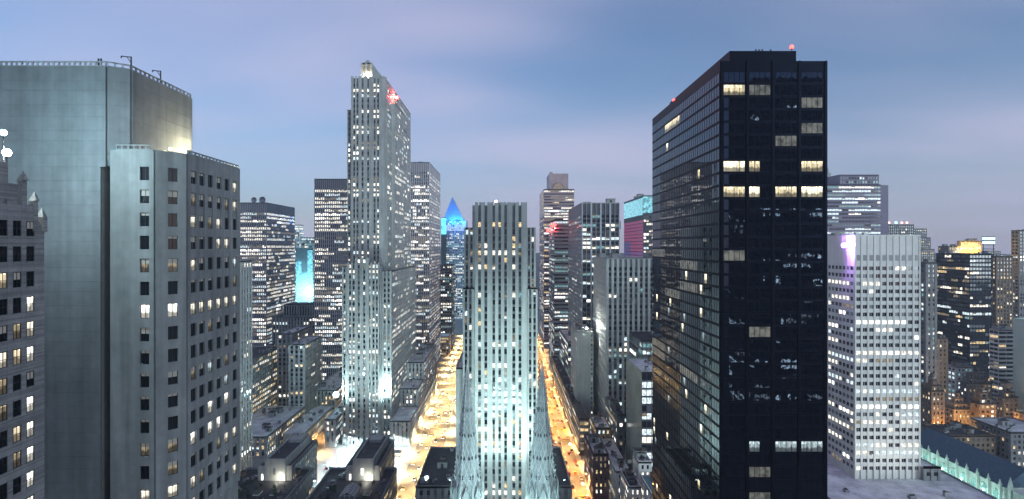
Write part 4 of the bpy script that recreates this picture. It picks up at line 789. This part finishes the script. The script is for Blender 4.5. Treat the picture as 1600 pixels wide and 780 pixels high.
b = simple('violet_banded_tower', 'violet-grey banded tower rising behind the white grid tower', X(1280, 700), X(1376, 700), 700, 760, Z(290, 700), wall=mat('violet_granite', (.20, .18, .24), noise=.12), span=mat('violet_granite', (.20, .18, .24)), seed=93, lit=(.3, .3), pal='cool', done=False, **hb2)
b.tier(X(1376, 706), X(1388, 706), 706, 760, 0, Z(290, 706), .5); b.tier(X(1312, 720), X(1373, 720), 720, 755, 0, Z(274, 720), 1); b.facade((X(1312, 720), 720), (X(1373, 720), 720), Z(290, 720), Z(275, 720), bay=3.5, pw=1.2, fh=5, wh=3, lit=(.4, .2), pal='cool'); b.done()
dk = Bld('art_deco_top', 'far stepped spire peeking out beside the black tower', 'building', (X(1298, 1200), 1200, 0), STONE_D, SPAN, None, ROOFD, 94); xm = X(1297, 1200)
for hw, yy in ((12, 300), (8.5, 282), (5.5, 270), (2.5, 262)): dk.tier(xm - hw, xm + hw, 1200 + 12 - hw, 1200 + 12 + hw, 0, Z(yy, 1200), .5)
dk.facade((xm - 12, 1200), (xm + 12, 1200), 100, Z(300, 1200), bay=3, pw=1.4, lit=(.4, .2)); dk.done()
simple('red_topped_block', 'dark block with a row of small red roof lights behind the white tower', X(1384, 800), X(1428, 800), 800, 850, Z(352, 800), wall=CHAR, seed=95, bay=3, pw=1.2, fh=3.9, wh=2.0, lit=(.2, .1))
for i, px in enumerate((1391, 1402, 1411, 1419)):
    floodlight('red roof light on the dark block behind the white tower, ' + ('first', 'second', 'third', 'fourth')[i] + ' from left', (X(px, 799), 801.5, Z(348, 799)), (X(px, 799), 790, Z(349, 799)), (1, .2, .15) if i != 1 else (.2, .9, .9), 900, cat='beacon', name='beacon', size=2.6, estr=4, post=2, globe=True, group='roof lights on the dark block')
u = Bld('stepped_pale_tower', 'stepped pale apartment tower just right of the red-topped block', 'building', (X(1443, 850), 850, 0), GREYB, GREYB, None, ROOFD, 96)
for a, c, yy in ((1426, 1460, 390), (1428, 1457, 372), (1431, 1453, 358)): u.tier(X(a, 850), X(c, 850), 850 + (390 - yy) * .2, 890, 0, Z(yy, 850), .6); u.facade((X(a, 850), 850 + (390 - yy) * .2), (X(c, 850), 850 + (390 - yy) * .2), 80, Z(yy, 850), bay=3, pw=1.5, fh=3.6, wh=1.9, sd=.25, lit=(.3, .08), pal='warm')
u.done()
def corner(a, m, c, D): return X(m, D), X(c, D), X(m, D) * FOC / (a - CX)
RIGHT = [('grey_slab_tower', 'plain grey-brown slab with a glazed side between white tower and dark tower', 1437, 1446, 1464, 430, 412, GREYB, dict(bay=3.6, pw=2.0, fh=3.6, wh=1.9, lit=(.25, .08), pal='cool')),
         ('dark_office_tower', 'dark office tower with scattered lit windows on the right', 1463, 1515, 1549, 520, 398, DARKSTEEL, dict(bay=2.6, pw=.25, fh=3.7, wh=2.2, lit=(.2, .05), pal='soft', run=4)),
         ('far_crown_block', 'far grey block left of the golden crown behind the dark office tower', 1466, 1482, 1501, 640, 386, GREYB, dict(bay=3, pw=1.4, fh=3.6, wh=1.9, lit=(.2, .1), pal='warm')),
         ('warm_window_tower', 'brown tower with scattered warm windows under the rooftop sign', 1543, 1556, 1583, 560, 402, BROWN, dict(bay=3, pw=1.6, fh=3.6, wh=1.9, lit=(.3, .02), pal='warm', run=2)),
         ('edge_white_band_tower', 'tower with a white light band at the right picture edge', 1580, 1592, 1640, 620, 361, GREYB, dict(bay=3.2, pw=1.4, fh=3.7, wh=2.1, lit=(.15, .03), fixed={7: 1}, pal='white')),
         ('balcony_apartment_block', 'white apartment block with balcony bands near the mint tower', 1546, 1560, 1584, 460, 517, WHITEST, dict(bay=5, pw=.3, fh=3.4, wh=2.0, pd=.1, sd=1.0, lit=(.25, .08), pal='warm')),
         ('orange_brick_block', 'stepped brick block glowing orange beside the white tower', 1440, 1452, 1481, 450, 530, TANB, dict(bay=3.2, pw=1.9, fh=3.5, wh=1.8, sd=.28, lit=(.2, .03), pal='warm')),
         ('pale_lit_house', 'small pale floodlit apartment house below the dark office tower', 1480, 1494, 1520, 470, 575, WHITEST, dict(bay=3.4, pw=1.6, fh=3.5, wh=1.8, sd=.5, lit=(.4, .1), pal='cool'))]
for i, (nm, lb, a, m_, c, D, yy, wl_, kw_) in enumerate(RIGHT):
    x0_, x1_, D2 = corner(a, m_, c, D); simple(nm, lb, x0_, x1_, D, D2, Z(yy, D), wall=wl_, span=wl_, seed=100 + i, units=6, **kw_)
cg = Bld('golden_crown_house', 'golden floodlit penthouse crown above the dark office tower', 'building', (X(1515, 640), 645, 0), TANB, TANB, TANB, ROOFD, 120)
cg.tier(X(1503, 640), X(1536, 640), 642, 647, 0, Z(378, 640), 1.2); cg.facade((X(1503, 640), 642), (X(1536, 640), 642), Z(391, 640), Z(378, 640), bay=2.4, pw=1.2, fh=4.5, wh=2.6, lit=(.8, .9), pal='warm'); cg.units(X(1505, 640), X(1533, 640), 643, 646, Z(378, 640), 6); cg.done()
for i, px in enumerate((1504, 1516, 1529)): floodlight('golden floodlight at the foot of the far crown, ' + ('left', 'middle', 'right')[i] + ' one', (X(px, 637), 636, Z(390, 637)), (X(px, 640), 643, Z(381, 640)), (1, .6, .12), 5000, size=1.0, estr=12, post=2, group='golden crown floodlights')
sg = tag(empty('roof_sign', (X(1547, 560), 562, Z(402, 560))), 'teal-lit sign frame on the brown tower roof', 'sign'); b = MB()
for k in (-5, 5): b.tube((k, 0, 0), (k, 0, 20), .35, 5)
for k in (8, 12, 16, 20): b.tube((-6.5, 0, k), (6.5, 0, k), .3, 5)
b.build('frame', BLACKM, sg); b = MB(); [b.box(-6 + i * 4.2, -2.4 + i * 4.2, -.6, -.3, 13 + j * 4, 15.4 + j * 4) for i in range(3) for j in range(2)]; b.build('light_boxes', emitter('sign_teal', (.5, .95, .95), .9), sg)
mt = Bld('mint_panel_tower', 'pale mint tower with thin horizontal joints cut by the right picture edge', 'building', (X(1600, 420), 420, 0), MINT, MINT, MINT, ROOFP, 121)
x0 = X(1583, 440); zt = Z(500, 435); mt.tier(x0, x0 + 40, 396, 440, 0, zt, 1)
z = zt
while z > 20: mt.spans.box(x0 - .12, x0 + 40, 395.75, 396, z - 4.4, z - .45); mt.spans.box(x0 - .25, x0 - .0, 396, 440, z - 4.4, z - .45); z -= 4.5
mt.done()
AP = [('terrace_apartment', 'brown terraced apartment block with orange-lit foot beside the white tower', 1440, 1455, 1476, 410, 612, BROWN), ('setback_apartment', 'tan apartment block with setback penthouse above the blue church roof', 1477, 1490, 1517, 420, 640, TANB), ('dark_apartment', 'dark brick apartment block right above the blue church roof', 1516, 1530, 1556, 412, 632, BROWN), ('corner_apartment', 'grey brick apartment block beside the mint tower foot', 1556, 1568, 1592, 425, 622, GREYB), ('rear_apartment', 'low rear apartment block with pale terraces between tan and dark blocks', 1500, 1512, 1550, 452, 600, GREYB)]
for i, (nm, lb, a, m_, c, D, yy, wl_) in enumerate(AP):
    x0_, x1_, D2 = corner(a, m_, c, D)
    b = simple(nm, lb, x0_, x1_, D, D2, Z(yy, D), wall=wl_, span=wl_, seed=130 + i, bay=3.0, pw=1.6, fh=3.4, wh=1.8, pd=.25, sd=.24, lit=(.3, .04), pal='warm', done=False)
    for t in (1, 2): ins = 1.6 * t; zz_ = Z(yy, D); b.tier(x0_ + ins, x1_ - ins, D + ins, D2 - ins * .6, 0, zz_ + 3.6 * t, .9); b.facade((x0_ + ins, D + ins), (x1_ - ins, D + ins), zz_ + 3.6 * (t - 1), zz_ + 3.6 * t, bay=3, pw=1.6, fh=3.4, wh=1.8, sill=.6, sd=.24, pd=.25, lit=(.3, .1), pal='warm')
    b.units(x0_ + 5, x1_ - 5, D + 4, D2 - 3, Z(yy, D) + 7.2, 4); b.done()
# church with the blue slate roof
CHW = mat('church_stone', (.55, .60, .56), noise=.2, nscale=.3, streak=.25); SLATE = mat('blue_slate', (.06, .11, .17), rough=.6, noise=.25, nscale=.8)
ch = tag(empty('gothic_church', (266, 300, 0)), 'gothic church with blue slate roof and tall arched windows', 'church'); off = (266, 300, 0)
b = MB(); b.box(259, 281, 298, 366, 0, 15.5); b.build('wall', CHW, ch, off)
b = MB(); b.v = [(258.4, 297, 15.5), (281.6, 297, 15.5), (281.6, 367, 15.5), (258.4, 367, 15.5), (270, 297, 25), (270, 367, 25)]; b.f = [(0, 4, 5, 3), (4, 1, 2, 5), (0, 1, 4), (3, 5, 2)]; b.m = [0] * 4; b.build('roof', SLATE, ch, off)
tealpane = litmat('church_glass', (.2, .75, .7), .35, .6, 1.5)
for i in range(9):
    y = 303 + i * 7.2; b = MB(); b.box(257.6, 259.0, y - 3.9, y - 3.0, 0, 16.6); b.frus([(257.6, y - 3.9), (258.6, y - 3.9), (258.6, y - 3.0), (257.6, y - 3.0)], 16.6, [(258.0, y - 3.5), (258.2, y - 3.5), (258.2, y - 3.4), (258.0, y - 3.4)], 19); b.build('buttress', CHW, ch, off)
    b = MB(); pts = [(258.95, y + 1.7, 3), (258.95, y - 1.7, 3)] + [(258.95, y - 1.7 * math.cos(R(a)), 10 + 2.6 * math.sin(R(a))) for a in range(0, 181, 20)]; b.poly(pts, 0)
    for k in range(2, len(pts) - 1): b.tube((258.85, *pts[k][1:]), (258.85, *pts[k + 1][1:]), .22, 5, 1)
    for dy in (-1.7, -.57, .57, 1.7): b.tube((258.85, y + dy, 3), (258.85, y + dy, 10.5 if abs(dy) > 1 else 12.2), .12, 4, 1)
    b.build('arched_window', [tealpane, CHW], ch, off)
tw = tag(empty('church_tower', (262, 284, 0)), 'square white gothic tower with pinnacles at the church front', 'church tower'); b = MB(); b.box(-6, 8, -7, 7, 0, 17); b.build('wall', CHW, tw)
for dx in (-6, 8):
    for dy in (-7, 7): b = MB(); b.box(dx - .8, dx + .8, dy - .8, dy + .8, 0, 19); b.frus([(dx - .8, dy - .8), (dx + .8, dy - .8), (dx + .8, dy + .8), (dx - .8, dy + .8)], 19, [(dx - .05, dy - .05), (dx + .05, dy - .05), (dx + .05, dy + .05), (dx - .05, dy + .05)], 23.5); b.build('pinnacle', CHW, tw)
for k in range(2):
    for fx in (0, 1):
        b = MB(); c = -2.6 + k * 5.4; P = (lambda u_, z_: (u_ + 1, -7.08, z_)) if fx else (lambda u_, z_: (-6.08, -u_, z_)); b.poly([P(c - .8, 4), P(c + .8, 4), P(c + .8, 12), P(c, 14.2), P(c - .8, 12)], 0); [b.tube(P(c + q, 4), P(c + q, 12.5), .15, 4, 1) for q in (-.8, 0, .8)]; b.build('lancet', [SPDK, CHW], tw)
for i in range(5): floodlight('mint floodlight on the ground along the church wall, ' + ('nearest', 'second', 'third', 'fourth', 'farthest')[i] + ' one', (247, 296 + i * 15, 2.2), (259, 296 + i * 15, 10), (.6, 1, .9), 3200, size=.6, estr=12, group='church floodlights')

LOW = [('slate_roof_house', 'low dark-roofed house between the church and the mint tower', 288, 318, 372, 396, 17, BROWN, ROOFD), ('flat_roof_house', 'low flat grey-roofed house at the foot of the mint tower', 322, 352, 366, 398, 21, GREYB, ROOFP), ('rear_low_house', 'low tan house at the right picture edge below the mint tower', 356, 392, 370, 402, 25, TANB, ROOFD)]
for i, (nm, lb, a, c, y0, y1, z, wl_, rf) in enumerate(LOW): simple(nm, lb, a, c, y0, y1, z, wall=wl_, span=wl_, roof=rf, seed=150 + i, cat='house', bay=3, pw=1.6, fh=3.5, wh=1.8, pd=.25, sd=.24, lit=(.2, .05), pal='warm', units=7)
# ------------------------------------------------------------------ city far behind, and the towers mirrored in the black glass
rg = random.Random(99)
for i in range(26):
    D = rg.uniform(1000, 2300); px = rg.choice((rg.uniform(380, 560), rg.uniform(690, 760), rg.uniform(820, 1010), rg.uniform(1380, 1640), rg.uniform(1380, 1640))); w_ = rg.uniform(12, 22); x = X(px, D); top = Z(rg.uniform(388, 412) - (10 if px < 1000 else 0), D)
    simple('far_block', 'far city block dim in the haze at the horizon', x - w_, x + w_, D, D + 40, max(30, top), wall=rg.choice((CHAR, GREYB, STONE_D)), seed=200 + i, side=False, group='far city blocks', bay=4, pw=1.8, fh=4, wh=2.3, lit=(.3, .15))
for i, (x0, x1, y0, z, lt) in enumerate(((120, 172, -150, 292, (.2, .06)), (180, 250, -110, 262, (.2, .06)), (262, 330, -170, 210, (.2, .06)), (60, 112, -240, 320, (.2, .05)))):
    b = Bld('mirrored_tower', ('lit tower standing behind the viewer, mirrored in the black glass, ' + ('second', 'third', 'fourth', 'first')[i] + ' from the axis'), 'building', ((x0 + x1) / 2, y0, 0), CHAR, SPAN, STONE_D, ROOFD, 300 + i, 'towers behind the viewer'); b.tier(x0, x1, y0 - 40, y0, 0, z, 1)
    [b.facade(pa, pb, za, zb, bay=2.6, pw=.7, fh=3.7, wh=2.2, lit=l_, pal='bright', run=5) for pa, pb in (((x1, y0), (x0, y0)), ((x0, y0), (x0, y0 - 40))) for za, zb, l_ in ((20, 172, (.13, .06)), (172, z, (.008, 0)))]; b.done()

# ------------------------------------------------------------------ street lamps and cars
def lamp_meshes(col, nm):
    b = MB(); b.tube((0, 0, 0), (0, 0, 8.2), .11, 6, r2=.07); b.box(-.2, .2, -.2, .2, 0, .5); b.tube((0, 0, 8.1), (1.8, 0, 8.8), .06, 5); p = b.mesh('lamp_post', [BLACKM])
    b = MB(); b.box(1.5, 2.5, -.2, .2, 8.8, 8.95); h = b.mesh('lamp_head', [METAL]); b = MB(); b.frus([(1.55, -.18), (2.45, -.18), (2.45, .18), (1.55, .18)], 8.6, [(1.5, -.2), (2.5, -.2), (2.5, .2), (1.5, .2)], 8.79); b.poly([(1.55, .18, 8.6), (2.45, .18, 8.6), (2.45, -.18, 8.6), (1.55, -.18, 8.6)]); return p, h, b.mesh('lamp_glass', [emitter('lamp_glass_' + nm, col, 22)])
SOD = lamp_meshes((1, .55, .16), 'sodium'); WHT = lamp_meshes((.85, .96, 1), 'white')
def street_lamp(x, y, rz, kind, power, label, group):
    o = tag(empty('street_lamp', (x, y, .15)), label, 'street lamp', group); o.rotation_euler = (0, 0, rz); ms = SOD if kind == 's' else WHT
    for me, nm in zip(ms, ('post', 'head', 'lens')): place(me, nm, o, (0, 0, 0))
    d = LD[kind, power] if (kind, power) in LD else LD.setdefault((kind, power), bpy.data.lights.new('street_light', 'SPOT')); d.energy = power; d.spot_size = R(140 if kind == 's' else 165); d.spot_blend = .5; d.color = ((1, .66, .27) if power > 30000 else (1, .52, .16)) if kind == 's' else (.72, .93, 1); d.shadow_soft_size = .5
    l = bpy.data.objects.new('lamp_light', d); C.objects.link(l); l.parent = o; l.location = (2.0, 0, 8.2)
LD = {}
y = 318
while y < 900:
    street_lamp(-62.6, y, 0, 's', 38000, 'orange street lamp along the bright street left of the central tower', 'lamps of the left street'); street_lamp(-41, y + 14, math.pi, 's', 38000, 'orange street lamp along the bright street left of the central tower', 'lamps of the left street')
    street_lamp(33, y, 0, 's', 22000, 'orange street lamp along the street right of the central tower', 'lamps of the right street'); street_lamp(49.4, y + 14, math.pi, 's', 22000, 'orange street lamp along the street right of the central tower', 'lamps of the right street')
    if y < 580: street_lamp(-125, y, math.pi, 's', 22000, 'orange street lamp on the street left of the tallest tower', 'lamps of the far left street')
    y += 34
for x in (-108, -92, -76):
    for y in (322, 346, 372, 396): street_lamp(x, y, 0, 'w', 11000, 'white plaza lamp at the foot of the tallest tower', 'plaza lamps')
for x in range(-150, 80, 24):
    for y in (250, 210): street_lamp(x, y, R(90 if y == 210 else -90), 'w', 6500, 'white avenue lamp below the church spires', 'avenue lamps')
for x in (-16, -7, 4, 13):
    street_lamp(x, 272, R(90), 'w', 16000, 'white lamp added in the forecourt to brighten the central tower foot', 'added forecourt lamps')  # lamps added out of view for a brighter tower foot
for x in (312, 330, 348, 366): street_lamp(x, 404, R(-90), 's', 12000, 'orange street lamp behind the church', 'lamps behind the church'); lamp('lamp_light', (x, 402.0, 11), (1, .5, .14), 4500)
ICE = mat('rink_ice', (.62, .78, .82), rough=.25, spec=.5, noise=.15, nscale=.3)
rk = tag(empty('skating_rink', (-94, 362, .15)), 'pale blue ice rink sunk in the plaza before the tallest tower', 'ice rink'); q = MB(); q.box(-10, 10, -16, 16, .01, .08); q.build('ice', ICE, rk)
for a in ((-10.6, 10.6, -16.6, -16), (-10.6, 10.6, 16, 16.6), (-10.6, -10, -16, 16), (10, 10.6, -16, 16)): q = MB(); q.box(*a, 0, 1.1); q.build('rim', STONE_D, rk)
for i in range(10):
    o = tag(empty('flagpole', (-106 + i * 2.6 if i < 5 else -82 + (i - 5) * .8, 342 + (i % 5) * 9 if i >= 5 else 341, .15)), 'thin flagpole with a small flag around the plaza rink', 'flagpole', 'plaza flagpoles'); q = MB(); q.tube((0, 0, 0), (0, 0, 9), .09, 5); q.build('pole', METAL, o); q = MB(); [q.quad((k * .5, math.sin(k * 1.3) * .15, 7.4), (k * .5 + .5, math.sin(k * 1.3 + 1.3) * .15, 7.4), (k * .5 + .5, math.sin(k * 1.3 + 1.3) * .15, 8.8), (k * .5, math.sin(k * 1.3) * .15, 8.8)) for k in range(4)]; q.build('flag', mat('flag_%d' % (i % 3), ((.5, .05, .05), (.05, .1, .4), (.55, .45, .1))[i % 3]), o)
for i, (x_, y_) in enumerate(((-112, 330), (-80, 334), (-72, 352), (-71, 384))):
    o = tag(empty('plaza_kiosk', (x_, y_, .15)), 'small dark-roofed kiosk on the bright plaza', 'kiosk', 'plaza kiosks'); q = MB(); q.box(-2.5, 2.5, -2, 2, 0, 2.8); q.box(-1.8, 1.8, -2.04, -2, 1, 2.3, 1); q.build('wall', [STONE_D, LWARM], o); q = MB(); q.frus([(-3, -2.5), (3, -2.5), (3, 2.5), (-3, 2.5)], 2.8, [(-.8, -.3), (.8, -.3), (.8, .3), (-.8, .3)], 4.2); q.build('roof', ROOFD, o)
def car_mesh(col, nm):
    b = MB(); b.prism([(-.9, -2.2), (.9, -2.2), (.95, 0), (.9, 2.2), (-.9, 2.2), (-.95, 0)], .3, .85, 0, None, True); b.frus([(-.82, -1.5), (.82, -1.5), (.82, 1.2), (-.82, 1.2)], .85, [(-.66, -1.0), (.66, -1.0), (.66, .6), (-.66, .6)], 1.45, 1); b.box(-.64, .64, -.98, .58, 1.452, 1.48, 0)
    for sx in (-.8, .8):
        for sy in (-1.35, 1.4): b.tube((sx - .1, sy, .33), (sx + .1, sy, .33), .33, 10, 2)
        b.box(sx * .8 - .2, sx * .8 + .2, 2.2, 2.24, .55, .75, 3); b.box(sx * .8 - .2, sx * .8 + .2, -2.24, -2.2, .6, .78, 4)
    return b.mesh('car', [mat('car_paint_' + nm, col, rough=.25, spec=.6), GLASS, BLACKM, emitter('headlight', (1, .95, .85), 9), emitter('tail_light', (1, .04, .02), 2)])
CARS = [('yellow', (.62, .38, .03)), ('black', (.02, .02, .02)), ('white', (.6, .6, .6)), ('silver', (.3, .31, .33)), ('red', (.3, .02, .02))]
CM = [car_mesh(c, n_) for n_, c in CARS]; rg = random.Random(17)
for nm, lanes, rz in (('left', (-58, -53.5, -48.5, -44.5), math.pi), ('right', (36, 40, 44, 46.5), 0)):
    for li, x in enumerate(lanes):
        y = 316 + rg.uniform(0, 8)
        while y < 720:
            k = rg.choice((0, 0, 1, 1, 2, 3, 4)); parked = li in (0, 3)
            if not 562 < y < 604: q = place(CM[k], 'car', None, (x + rg.uniform(-.2, .2), y, .005), rz); tag(q, '%s car %s on the street %s of the central tower' % (CARS[k][0], 'parked by the kerb' if parked else 'driving in the traffic', nm), 'car', '%s cars %s, %s street' % (CARS[k][0], 'parked' if parked else 'driving', nm))
            y += rg.uniform(6, 22) if parked else rg.uniform(10, 40)

# ------------------------------------------------------------------ haze
hz = MB(); hz.box(-2600, 2600, -420, 2700, -1.0, 330)
hm = bpy.data.materials.new('haze'); hm.use_nodes = True; hn = hm.node_tree.nodes; hn.remove(hn['Principled BSDF'])
pv = hn.new('ShaderNodeVolumePrincipled'); pv.inputs['Color'].default_value = (.80, .90, 1, 1); pv.inputs['Density'].default_value = 0.00017; pv.inputs['Anisotropy'].default_value = 0.2
hm.node_tree.links.new(pv.outputs[0], hn['Material Output'].inputs['Volume'])
tag(hz.build('haze', hm), 'thin blue evening haze over the city', 'haze', kind='stuff')
